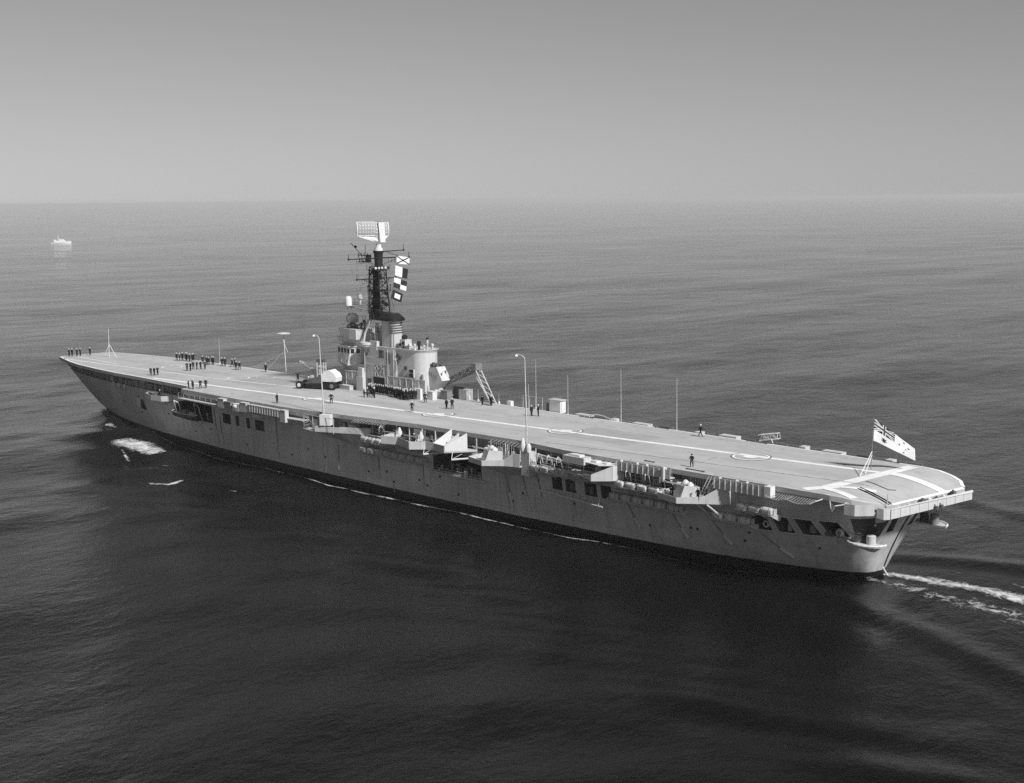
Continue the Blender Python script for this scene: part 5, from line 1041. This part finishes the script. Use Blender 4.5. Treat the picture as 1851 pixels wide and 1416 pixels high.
for x, y in ((3.6, 1.15), (3.6, -1.15), (-3.2, 1.2), (-3.2, -1.2)):
    r_ = .72 if x > 0 else .78; m = MB(); m.wheel((x, y, r_), r_, .5); w = m.build('wheel', 'rubber', mc, smooth=40)
    m = MB(); s_ = 1 if y > 0 else -1; m.wheel((x, y+s_*.26, r_), r_*.5, .06); m.build('wheel_hub', 'white_paint' if x > 0 else 'mid_grey', w)
m = MB()
for x, y in ((-.2, -1.2), (1.2, -1.2), (-.2, -2.0), (1.2, -2.0)): m.tube((x, y, 1.2), (x, y, 5.2), .10, 5)
for z in (2.4, 3.8, 5.2): m.path([(-.2, -1.2, z), (1.2, -1.2, z), (1.2, -2, z), (-.2, -2, z), (-.2, -1.2, z)], .07, 4)
m.build('jib_tower', 'canvas_grey', mc)
m = MB(); m.box(-.3, 1.3, -2.05, -1.1, 4.7, 5.25); m.build('tower_head', 'dark_grey', mc)
m = MB(); m.box(.2, .9, -1.7, -1.3, 2.4, 4.2); m.build('operator_cab', 'canvas_grey', mc)
m = MB(); m.lattice((.8, -1.6, 2.2), (7.0, -5.2, 4.0), .55, 9, .05); m.tube((.6, -1.6, 5.2), (7, -5.2, 4.2), .03, 4); m.build('jib', 'canvas', mc)
m = MB(); m.tube((-3.2, 1.2, .8), (-4.2, .6, 1.1), .09, 5); m.tube((2.3, .9, 1.0), (3.6, .9, .75), .12, 5); m.tube((2.3, -.9, 1.0), (3.6, -.9, .75), .12, 5); m.build('axle_beam', 'black_paint', mc)
m = MB(); m.ball((1.9, .7, 2.1), .22, 8); m.box(1.0, 1.5, .4, .9, 1.9, 2.5); m.build('driver_seat', 'canvas_grey', mc)

# ------------------------------------------------------------------ flags
def flag(name, o_, du, dv, wave, fn, nu, nv, label, cat, group=None, taper=1.0, mats=('flag_white', 'flag_dark', 'flag_mid')):
    """o_ top of hoist, du vector to top of fly, dv vector down the hoist"""
    o_, du, dv = Vector(o_), Vector(du), Vector(dv); nrm = du.cross(dv).normalized(); m = MB(); v = []
    for j in range(nv+1):
        for i in range(nu+1):
            s_, t = i/nu, j/nv; v.append(o_+du*s_+dv*t*(1+(taper-1)*s_**.8)+nrm*(wave[0]*s_*math.sin(wave[1]*s_+wave[2]*t+wave[3]))+Vector((0, 0, -wave[4]*math.sin(math.pi*s_)*(.3+.7*t))))
    k = (nu+1)
    for j in range(nv):
        for i in range(nu):
            m.add([], []); m.f.append((j*k+i, j*k+i+1, (j+1)*k+i+1, (j+1)*k+i)); m.mi.append(fn((i+.5)/nu, (j+.5)/nv))
    m.v = [tuple(p) for p in v]; me = m.mesh(name, list(mats)); me.polygons.foreach_set('use_smooth', [True]*len(me.polygons))
    o = obj(name, me); md = o.modifiers.new('thickness', 'SOLIDIFY'); md.thickness = .012; return tag(o, label, cat, group)
def star(u, v, cu, cv, r, n):
    x, y = (u-cu)*2, v-cv; a = math.atan2(x, -y) % (2*math.pi/n); a = min(a, 2*math.pi/n-a); rr = math.hypot(x, y); return rr < r*(1-.55*a/(math.pi/n))
def ensign(u, v):
    if u < .5 and v < .5:
        x, y = u*2, v*2; dx_, dy = (x-.5)*2, (y-.5)
        if abs(dx_) < .10*1.0 or abs(dy) < .10: return 2
        if abs(dx_) < .17 or abs(dy) < .17: return 0
        d1 = abs(dx_*.5-dy)/1.118; d2 = abs(dx_*.5+dy)/1.118
        if min(d1, d2) < .035: return 2
        if min(d1, d2) < .10: return 0
        return 1
    for cu, cv, r, n in ((.25, .76, .15, 7), (.75, .84, .07, 7), (.63, .46, .07, 7), (.75, .17, .07, 7), (.86, .37, .07, 7), (.80, .55, .045, 5)):
        if star(u, v, cu, cv, r, n): return 1
    return 0
flag('white_ensign', (-93.55, -4.85, 18.6), (-3.7, -3.5, -3.9), (.05, .05, -2.85), (.42, 9.0, 1.6, .4, .1), ensign, 110, 56, 'white ensign with dark stars and cross canton streaming from the stern staff', 'flag', None, .5)
SFL = [((-11.3, 36.2), (-11.25, 34.85), (-13.9, 35.9), lambda u, v: 1 if abs(u-v) < .09 or abs(u+v-1) < .09 else 0, 'white signal flag with thin dark diagonal cross, topmost of the hoist'),
       ((-11.0, 34.5), (-10.8, 32.75), (-13.5, 33.75), lambda u, v: 1 if u > .55 else 0, 'signal flag half white half dark, second in the mast hoist'),
       ((-10.65, 32.4), (-10.4, 30.7), (-13.25, 31.5), lambda u, v: int((u > .5) != (v > .5)), 'signal flag quartered white and dark, third in the mast hoist'),
       ((-10.3, 30.2), (-9.8, 28.7), (-12.25, 29.35), lambda u, v: 0 if .27 < u < .78 and .27 < v < .73 else 1, 'dark bordered signal flag with white centre, lowest of the hoist')]
for k, (a, b_, c, fn, lab) in enumerate(SFL):
    flag('signal_flag', (6.0, a[0], a[1]), (-.5, c[0]-a[0], c[1]-a[1]), (0, b_[0]-a[0], b_[1]-a[1]), (.10, 5.0, 1.5, k, .06), fn, 20, 16, lab, 'flag', 'signal flags on the mast hoist')
m = MB(); m.path([(7.15, -11.45, 35.9), (6.0, -11.25, 34.8), (6.0, -10.7, 32.6), (6.0, -10.3, 30.3), (6.0, -9.7, 28.5), (5.2, -8.9, 24), (5.0, -8.0, 20.6)], .02, 4); m.build('flag_halyard', 'dark_grey', mast)

# ------------------------------------------------------------------ sailors
def person_mesh(pose):
    J = {'pel': (0, 0, .95), 'spi': (0, .01, 1.14), 'che': (0, .0, 1.33), 'nec': (0, 0, 1.49), 'hea': (0, .025, 1.60), 'cro': (0, .015, 1.70)}
    r = {'pel': .155, 'spi': .15, 'che': .175, 'nec': .065, 'hea': .098, 'cro': .075}
    E_ = [('pel', 'spi'), ('spi', 'che'), ('che', 'nec'), ('nec', 'hea'), ('hea', 'cro')]
    st = {'stand': 0, 'ease': 0, 'walk': .30, 'signal': .05, 'hips': 0, 'fold': 0}[pose]; ap = .15 if pose in ('ease', 'signal', 'hips') else .10
    for s_, n in ((-1, 'L'), (1, 'R')):
        f = st*s_
        J.update({'h'+n: (s_*.10, 0, .88), 'k'+n: (s_*ap*.95, f*.55+.02, .49), 'a'+n: (s_*ap, f*1.0-(.08 if f < 0 else 0), .09+(.06 if f < 0 else 0)), 't'+n: (s_*(ap+.02), f+.17, .04)})
        r.update({'h'+n: .115, 'k'+n: .082, 'a'+n: .052, 't'+n: .045}); E_ += [('pel', 'h'+n), ('h'+n, 'k'+n), ('k'+n, 'a'+n), ('a'+n, 't'+n)]
        el, wr, ha = {'stand': ((.27, -.02, 1.14), (.27, .05, .90), (.26, .08, .79)), 'ease': ((.28, -.08, 1.15), (.12, -.17, 1.0), (.03, -.20, .96)), 'walk': ((.26, -f*.4, 1.15), (.25, -f*.7+.06, .93), (.24, -f*.8+.1, .83)),
                      'signal': ((.42, .1, 1.52), (.62, .2, 1.66), (.72, .22, 1.72)), 'hips': ((.37, -.04, 1.17), (.22, .06, 1.0), (.15, .1, .98)), 'fold': ((.26, .08, 1.14), (.06, .22, 1.17), (-.04, .22, 1.20))}[pose]
        J.update({'s'+n: (s_*.185, 0, 1.40), 'e'+n: (s_*el[0], el[1], el[2]), 'w'+n: (s_*wr[0], wr[1], wr[2]), 'd'+n: (s_*ha[0], ha[1], ha[2])})
        r.update({'s'+n: .085, 'e'+n: .06, 'w'+n: .045, 'd'+n: .048}); E_ += [('che', 's'+n), ('s'+n, 'e'+n), ('e'+n, 'w'+n), ('w'+n, 'd'+n)]
    K = list(J); me = bpy.data.meshes.new('p'); me.from_pydata([J[k] for k in K], [(K.index(a), K.index(b_)) for a, b_ in E_], [])
    o = bpy.data.objects.new('p', me); COL.objects.link(o); o.modifiers.new('s', 'SKIN'); sub = o.modifiers.new('u', 'SUBSURF'); sub.levels = 1
    for i, k in enumerate(K):
        sv = me.skin_vertices[0].data[i]; sv.radius = (r[k], r[k]*(.78 if k in ('pel', 'spi', 'che') else 1)); sv.use_root = (k == 'pel')
    dg = bpy.context.evaluated_depsgraph_get(); out = bpy.data.meshes.new_from_object(o.evaluated_get(dg)); bpy.data.objects.remove(o)
    out.name = 'person'; out.materials.clear(); out.materials.append(MATS['cloth_dark']); out.materials.append(MATS['skin'])
    hands = [Vector(J['dL']), Vector(J['dR'])]
    out.polygons.foreach_set('material_index', [1 if (p.center.z > 1.50 and abs(p.center.x) < .14) or min((p.center-h).length for h in hands) < .075 else 0 for p in out.polygons])
    out.polygons.foreach_set('use_smooth', [True]*len(out.polygons)); return out
PM = {k: person_mesh(k) for k in ('stand', 'ease', 'walk', 'signal', 'hips', 'fold')}
m = MB(); m.lathe((0, .01, 1.66), [(.105, 0), (.11, .05), (.15, .09), (.145, .12), (.06, .135)], 12); CAP = m.mesh('cap', 'white_paint', 50)
m = MB(); m.lathe((0, .01, 1.66), [(.108, 0), (.115, .05), (.12, .09), (.05, .12)], 10); CAPD = m.mesh('cap', 'cloth_dark', 50)
def person(x, y, label, pose='stand', face=None, z=None, group=None, cap=True):
    zz = float(zdeck(x)) if z is None else z
    o = obj('person', PM[pose], None, (x, y, zz), R(rng.uniform(0, 360) if face is None else face)); s_ = rng.uniform(.97, 1.06); o.scale = (s_*1.05, s_*1.05, s_)
    obj('cap', CAP if cap else CAPD, o); return tag(o, label, 'person', group)
def squad(pts, where, group, pose=('ease', 'stand', 'fold'), face=None):
    n = len(pts)
    for k, (x, y) in enumerate(pts):
        person(x, y, f'{ORD[k]} of {n} sailors counted from the bow, {where}', pose[k % len(pose)], None if face is None else face+rng.uniform(-25, 25), group=group)
squad([(102.6, 4.4), (102.2, 3.9), (101.5, 3.1), (101.3, 2.4)], 'standing at the very tip of the bow', 'sailors at the bow tip', face=200)
person(101.0, .2, 'lone sailor beside the four men at the very tip of the bow', 'stand', 190)
A1 = sorted([(76.6, -7.5), (75.7, -7.7), (75.8, -8.4), (75.4, -9.0), (74.1, -8.5), (72.9, -8.4), (72.5, -8.9), (73.2, -9.6)], reverse=True)
squad(A1, 'in the far starboard edge cluster', 'sailors in the far bow cluster')
squad([(60.7, -1.9), (60.1, -2.4), (59.6, .2), (59.5, -2.9), (59.1, -.3), (58.8, -3.5)], 'in the row amid the fore deck', 'sailors in the fore deck row')
squad([(66.9, -8.0), (65.7, -8.2), (64.9, -9.0), (64.6, -8.0), (64.0, -8.8)], 'in the knot behind the fore deck row', 'sailors behind the fore deck row')
squad([(58.6, 9.0), (58.1, 8.5), (58.2, 7.7)], 'in the trio near the port bow edge', 'port side trio')
squad([(36.2, 14.0), (36.1, 13.3), (35.0, 13.7)], 'huddled at the angled deck corner', 'sailors at the angled deck corner')
squad([(34.9, 12.3), (34.5, 11.4)], 'in the pair beside the corner huddle', 'pair at the angled deck corner')
squad([(60.5, -8.6), (60.1, -9.1)], 'in the starboard pair', 'starboard pair')
squad([(58.0, -9.5), (57.5, -9.9), (53.0, -7.2), (52.5, -7.7)], 'in the starboard foursome', 'starboard foursome', ('walk', 'stand', 'ease'))
person(45.5, -9.3, 'lone sailor at the starboard deck edge below the disc aerial', 'stand', 30)
person(28.8, -5.2, 'sailor with both arms raised signalling in front of the mobile crane', 'signal', 200, cap=False)
person(9.0, 13.3, 'lone sailor standing near the port edge of the angled deck', 'ease', 100, cap=False)
person(1.9, 7.2, 'sailor with hands on hips on the white centreline beside the forward lamp post', 'hips', 40)
CR = [(3.2, -.9), (2.7, -1.2), (1.8, -2.1), (1.5, -1.7), (3.6, -3.0), (5.3, -3.7)]
for k, (x, y) in enumerate(CR): person(x, y, f'sailor in long dark coat, {ORD[k]} of the front few of the crowd beside the island', 'stand', 150+rng.uniform(-30, 30), group='front of the crowd by the island')
ORD += ['eleventh', 'twelfth', 'thirteenth', 'fourteenth', 'fifteenth', 'sixteenth', 'seventeenth', 'eighteenth', 'nineteenth', 'twentieth', 'twenty-first', 'twenty-second', 'twenty-third']
for rank, y, xs3 in (('rear rank', -5.1, np.arange(6.6, -5.9, -.60)), ('forward part of front rank', -4.35, np.arange(6.4, 4.0, -.62)), ('after part of middle rank', -4.3, np.arange(-.7, -5.6, -.62)), ('after part of front rank', -3.7, np.arange(-3.9, -5.2, -.6))):
    for k, x in enumerate(xs3): person(x+rng.uniform(-.15, .15), y+rng.uniform(-.15, .15), f'{ORD[k]} sailor from the bow, {rank} of the crowd by the island', 'stand', 90+rng.uniform(-35, 35), group='crowd mustered beside the island')
person(-9.5, -4.0, 'sailor in dark uniform just aft of the crowd, one arm to his side', 'hips', 30, cap=False)
person(-15.4, 4.0, 'lone sailor in white cap on the centreline in front of the crowd', 'hips', 30)
person(-17.2, -1.9, 'forward man of the pair standing behind the middle deck ring', 'stand', 10, cap=False); person(-17.9, -2.5, 'after man of the pair standing behind the middle deck ring', 'ease', 60)
person(-18.8, -8.5, 'sailor standing alone just ahead of the derrick foot', 'stand', 0, cap=False); person(-19.9, -9.4, 'inner man of the pair at the derrick foot', 'stand', 80); person(-20.4, -9.0, 'outer man of the pair at the derrick foot', 'ease', 80)
person(-32.7, -6.0, 'forward man of the pair in front of the white deck edge hut', 'stand', 90); person(-33.5, -6.7, 'after man of the pair in front of the white deck edge hut', 'ease', 120)
person(-63.4, -9.3, 'sailor striding aft along the starboard side of the after deck', 'walk', 100)
person(-75.7, 8.8, 'lone bareheaded man standing near the port edge of the after deck', 'ease', 210, cap=False)
# men on the galleries and in the tubs
for x, y, z, lab, ps in ((50.2, 12.0, 8.5, 'sailor beside the gun in the small bow tub', 'stand'), (44.6, 11.0, 9.55, 'sailor standing in the bow gallery aft of the small tub', 'stand'),
                     (-16.6, 10.9, 9.12, 'sailor standing at the gallery rail beside the flared sponson', 'ease'), (-21.9, 12.4, 9.15, 'white capped sailor at the forward end of the twin gun tub', 'fold'), (-26.2, 12.9, 9.15, 'sailor between the two guns of the forward tub', 'stand'),
                     (-75.4, 12.6, 8.95, 'forward man standing in the sponson nearest the stern', 'stand'), (-76.1, 13.2, 8.95, 'second man standing in the sponson nearest the stern', 'fold'), (-80.2, 13.4, 8.95, 'man beside the gun shield in the sponson nearest the stern', 'ease'),
                     (-100.0, 5.6, 6.22, 'sailor among the mooring drums in the port quarter opening', 'stand')):
    person(x, y, lab, ps, rng.uniform(0, 360), z, 'men on the galleries and gun platforms')

# ------------------------------------------------------------------ small white patrol boat far off
pb = empty('patrol_boat', (1297, -577, 0), math.atan2(-.66, -.75)); tag(pb, 'small white patrol boat far off near the horizon', 'boat'); pb.scale = (.88, .88, .74)
m = MB(); N = 15; v = []
for i in range(N):
    t = i/(N-1); x = -13+27*t; w = 3.1*(1-max(0, (t-.45)/.55)**2.2)*(.9+.1*min(1, t*4)); w = max(w, .05); sh = 2.4+1.6*t**2
    v += [(x, -w, sh), (x, -w*.85, -.6), (x, w*.85, -.6), (x, w, sh)]
f = [(3, 2, 1, 0), tuple(4*(N-1)+j for j in range(4))]
for i in range(N-1):
    for j in range(4): a = 4*i; f.append((a+j, a+(j+1) % 4, a+4+(j+1) % 4, a+4+j))
m.add(v, f); m.build('boat_hull', 'flag_white', pb, smooth=40)
m = MB(); m.prism(rrect(-9, 6, -2.3, 2.3, .6), 2.4, 5.0); m.build('deckhouse', 'flag_white', pb)
m = MB(); m.prism(rrect(-2.5, 4.5, -1.9, 1.9, .5), 5.0, 7.2); wh = m.build('wheelhouse', 'flag_white', pb)
m = MB(); m.box(4.4, 4.55, -1.5, 1.5, 6, 6.8); m.box(-2, 4, 1.88, 1.95, 6, 6.8); m.build('wheelhouse_window', 'mid_grey', wh)
m = MB(); m.tube((-3.4, 0, 5), (-3.9, 0, 14.5), .35, 6, .18); m.tube((-3.7, -2, 10.6), (-3.7, 2, 10.6), .14, 5); m.tube((-3.4, 0, 9.2), (-1.5, 0, 7), .14, 5); m.build('mast', 'white_paint', pb)
m = MB(); m.box(-10.4, -7, -1.3, 1.3, 5.0, 6.4); m.build('funnel', 'white_paint', pb)
m = MB(); m.lathe((9.5, 0, 3.2), [(.9, 0), (.8, .8), (.3, 1.2)], 10); m.tube((9.5, 0, 4), (12, 0, 4.6), .15, 5); m.build('deck_gun', 'white_paint', pb)
m = MB(); rails(m, [(6, -2.4, 3.3), (13, -.5, 4.0)], 1.0, .06, 1.6); rails(m, [(-12.6, 2.7, 2.4), (-9, 2.8, 2.4)], 1.0, .06, 1.6); m.build('guard_rail', 'white_paint', pb)

# ------------------------------------------------------------------ foam on the water
def foam_material():
    m, n, l, b = nt('foam')
    ge = n.new('ShaderNodeNewGeometry'); at = n.new('ShaderNodeAttribute'); at.attribute_name = 'cover'
    n1 = n.new('ShaderNodeTexNoise'); n1.inputs['Scale'].default_value = .55; n1.inputs['Detail'].default_value = 10; n1.inputs['Roughness'].default_value = .78; n1.inputs['Distortion'].default_value = .9
    l.new(ge.outputs['Position'], n1.inputs['Vector'])
    nm = n.new('ShaderNodeMapRange'); nm.clamp = False; nm.inputs[1].default_value = .3; nm.inputs[2].default_value = .7; nm.inputs[3].default_value = .18; nm.inputs[4].default_value = .82; l.new(n1.outputs[0], nm.inputs[0])
    ad = n.new('ShaderNodeMath'); ad.operation = 'ADD'; l.new(nm.outputs[0], ad.inputs[0]); l.new(at.outputs['Fac'], ad.inputs[1])
    mr = n.new('ShaderNodeMapRange'); mr.inputs[1].default_value = .94; mr.inputs[2].default_value = 1.30; l.new(ad.outputs[0], mr.inputs[0])
    tr = n.new('ShaderNodeBsdfTransparent'); mx = n.new('ShaderNodeMixShader'); l.new(mr.outputs[0], mx.inputs[0]); l.new(tr.outputs[0], mx.inputs[1]); l.new(b.outputs[0], mx.inputs[2])
    l.new(mx.outputs[0], n['Material Output'].inputs[0]); b.inputs['Base Color'].default_value = grey(.72); b.inputs['Roughness'].default_value = .9; b.inputs['Specular IOR Level'].default_value = .1
foam_material()
def foam(name, pts, label, peak=.66, step=.45):
    """pts: (x, y, half width, strength)"""
    P = []
    for (x0, y0, w0, s0), (x1, y1, w1, s1) in zip(pts[:-1], pts[1:]):
        k = max(2, int(math.hypot(x1-x0, y1-y0)/step))
        for j in range(k): t = j/k; P.append((x0+(x1-x0)*t, y0+(y1-y0)*t, w0+(w1-w0)*t, s0+(s1-s0)*t))
    P.append(pts[-1]); K = 9; v = []; cov = []
    for i, (x, y, w, s_) in enumerate(P):
        a = P[max(0, i-1)]; c = P[min(len(P)-1, i+1)]; L = math.hypot(c[0]-a[0], c[1]-a[1]) or 1; tx, ty = (c[0]-a[0])/L, (c[1]-a[1])/L
        e = min(1, i/4, (len(P)-1-i)/4)
        for j in range(K):
            q = -1+2*j/(K-1); px, py = x-ty*w*q, y+tx*w*q; v.append((px, py, float(sea_h(px, py))+.05+.10*s_*(1-q*q))); cov.append(peak*s_*(1-abs(q)**1.8)*e)
    f = [(i*K+j, i*K+j+1, (i+1)*K+j+1, (i+1)*K+j) for i in range(len(P)-1) for j in range(K-1)]
    m = MB(); m.add(v, f); me = m.mesh(name, 'foam', 180); at = me.attributes.new('cover', 'FLOAT', 'POINT'); at.data.foreach_set('value', cov)
    o = obj(name, me, kind='stuff'); o['label'] = label; o['category'] = 'foam'; return o
foam('wake_foam', [(-96.6, -.4, 1.6, .9), (-99.5, -1.2, 1.9, 1.0), (-104, -1.6, 2.2, .98), (-109, -2.0, 2.6, 1.0), (-114, -2.4, 3.2, 1.02), (-121, -2.8, 4.0, .98), (-133, -3, 4.6, .95)], 'bright churned streak of wake trailing from the stern')
foam('wake_foam', [(-95.6, 1.8, 1.6, .6), (-101.5, 2.6, 2.8, .70), (-108, 3.4, 3.6, .72), (-116, 4.0, 4.2, .74), (-128, 4.4, 5.0, .74)], 'broken foam patches beside the stern wake streak')
foam('wake_foam', [(-100, -6, 1.5, .45), (-112, -7, 2.2, .55), (-130, -8, 3, .55)], 'faint foam on the far side of the stern wake')
hl = [(x, hull_y(x, .3)+o_, w, s_) for x, o_, w, s_ in ((86, .5, .40, .84), (72, .8, .36, .86), (55, 1.0, .36, .88), (40, 1.1, .38, .9), (14, 1.3, .38, .93), (-10, 1.8, .40, .98), (-14, 2.0, .6, 1.1), (-29, 1.8, .48, 1.02), (-40, 1.9, .42, .98), (-55, 2.1, .40, .9), (-68, 2.1, .38, .84), (-80, 2.1, .36, .76))]
foam('waterline_foam', hl, 'thin line of foam running along the port waterline')
foam('waterline_foam', [(-80, 9.4, .6, .5), (-86, 8.2, .7, .6), (-92, 6.6, .7, .6), (-96, 4.4, .7, .55)], 'scattered foam along the waterline below the quarter')
foam('bow_foam', [(59, 17.4, 2.4, .55), (55, 17.4, 5.0, .85), (51, 17.4, 6.2, .98), (47.5, 17.6, 5.6, .9), (43.5, 18.0, 4.4, .84), (40, 18.6, 2.4, .6)], 'large white burst of bow wave foam off the port bow', .82)
foam('bow_foam', [(76, 10.2, .8, .8), (73.5, 10.9, 1.3, 1.0), (69, 12.2, .8, .85), (64, 13.6, .5, .6)], 'small white curl of foam close under the bow')
foam('bow_foam', [(54, 20.6, .6, .6), (46, 22.6, .6, .75), (39, 25.0, .7, .8)], 'thin streak of foam outside the bow wave burst')
foam('bow_foam', [(33.8, 22.8, .7, .85), (31, 21.6, .6, .8), (27.4, 20.2, .5, .65)], 'little curl of foam aft of the bow wave burst')
foam('bow_foam', [(19.2, 32.8, .8, .95), (16.4, 33.2, .9, 1.0), (13.9, 31.8, .9, 1.0), (14.5, 29.4, .9, 1.0), (15.7, 27.2, .7, .85)], 'curved crest of foam well out from the port side')
foam('bow_foam', [(6, 27.2, .6, .5), (2.5, 25.4, .7, .58), (-1, 23, .6, .5)], 'faint patch of foam aft of the curved crest')
foam('bow_foam', [(96.4, .6, .9, .9), (94.2, 1.4, 1.6, 1.05), (90, 3.0, 1.4, .9), (85, 4.6, .9, .7)], 'white water curling at the stem', .7)

foam('wake_foam', [(1306, -569, 1.2, .8), (1322, -555, 1.8, .85), (1350, -530, 1.6, .6)], 'thin wake behind the far patrol boat')
# ------------------------------------------------------------------ haze over the sea
hm_ = bpy.data.materials.new('haze'); hm_.use_nodes = True; hn = hm_.node_tree.nodes; hn.remove(hn['Principled BSDF'])
pv = hn.new('ShaderNodeVolumePrincipled'); pv.inputs['Color'].default_value = grey(.95); pv.inputs['Density'].default_value = 1.05e-4; pv.inputs['Anisotropy'].default_value = 0.0
hm_.node_tree.links.new(pv.outputs[0], hn['Material Output'].inputs['Volume']); MATS['haze'] = hm_
xl, xh, yl, yh = sxs[0]-50, sxs[-1]+50, sys_[0]-50, sys_[-1]+50
MB().box(xl, xh, yl, yh, -4, 52).build('haze', 'haze', kind='stuff')
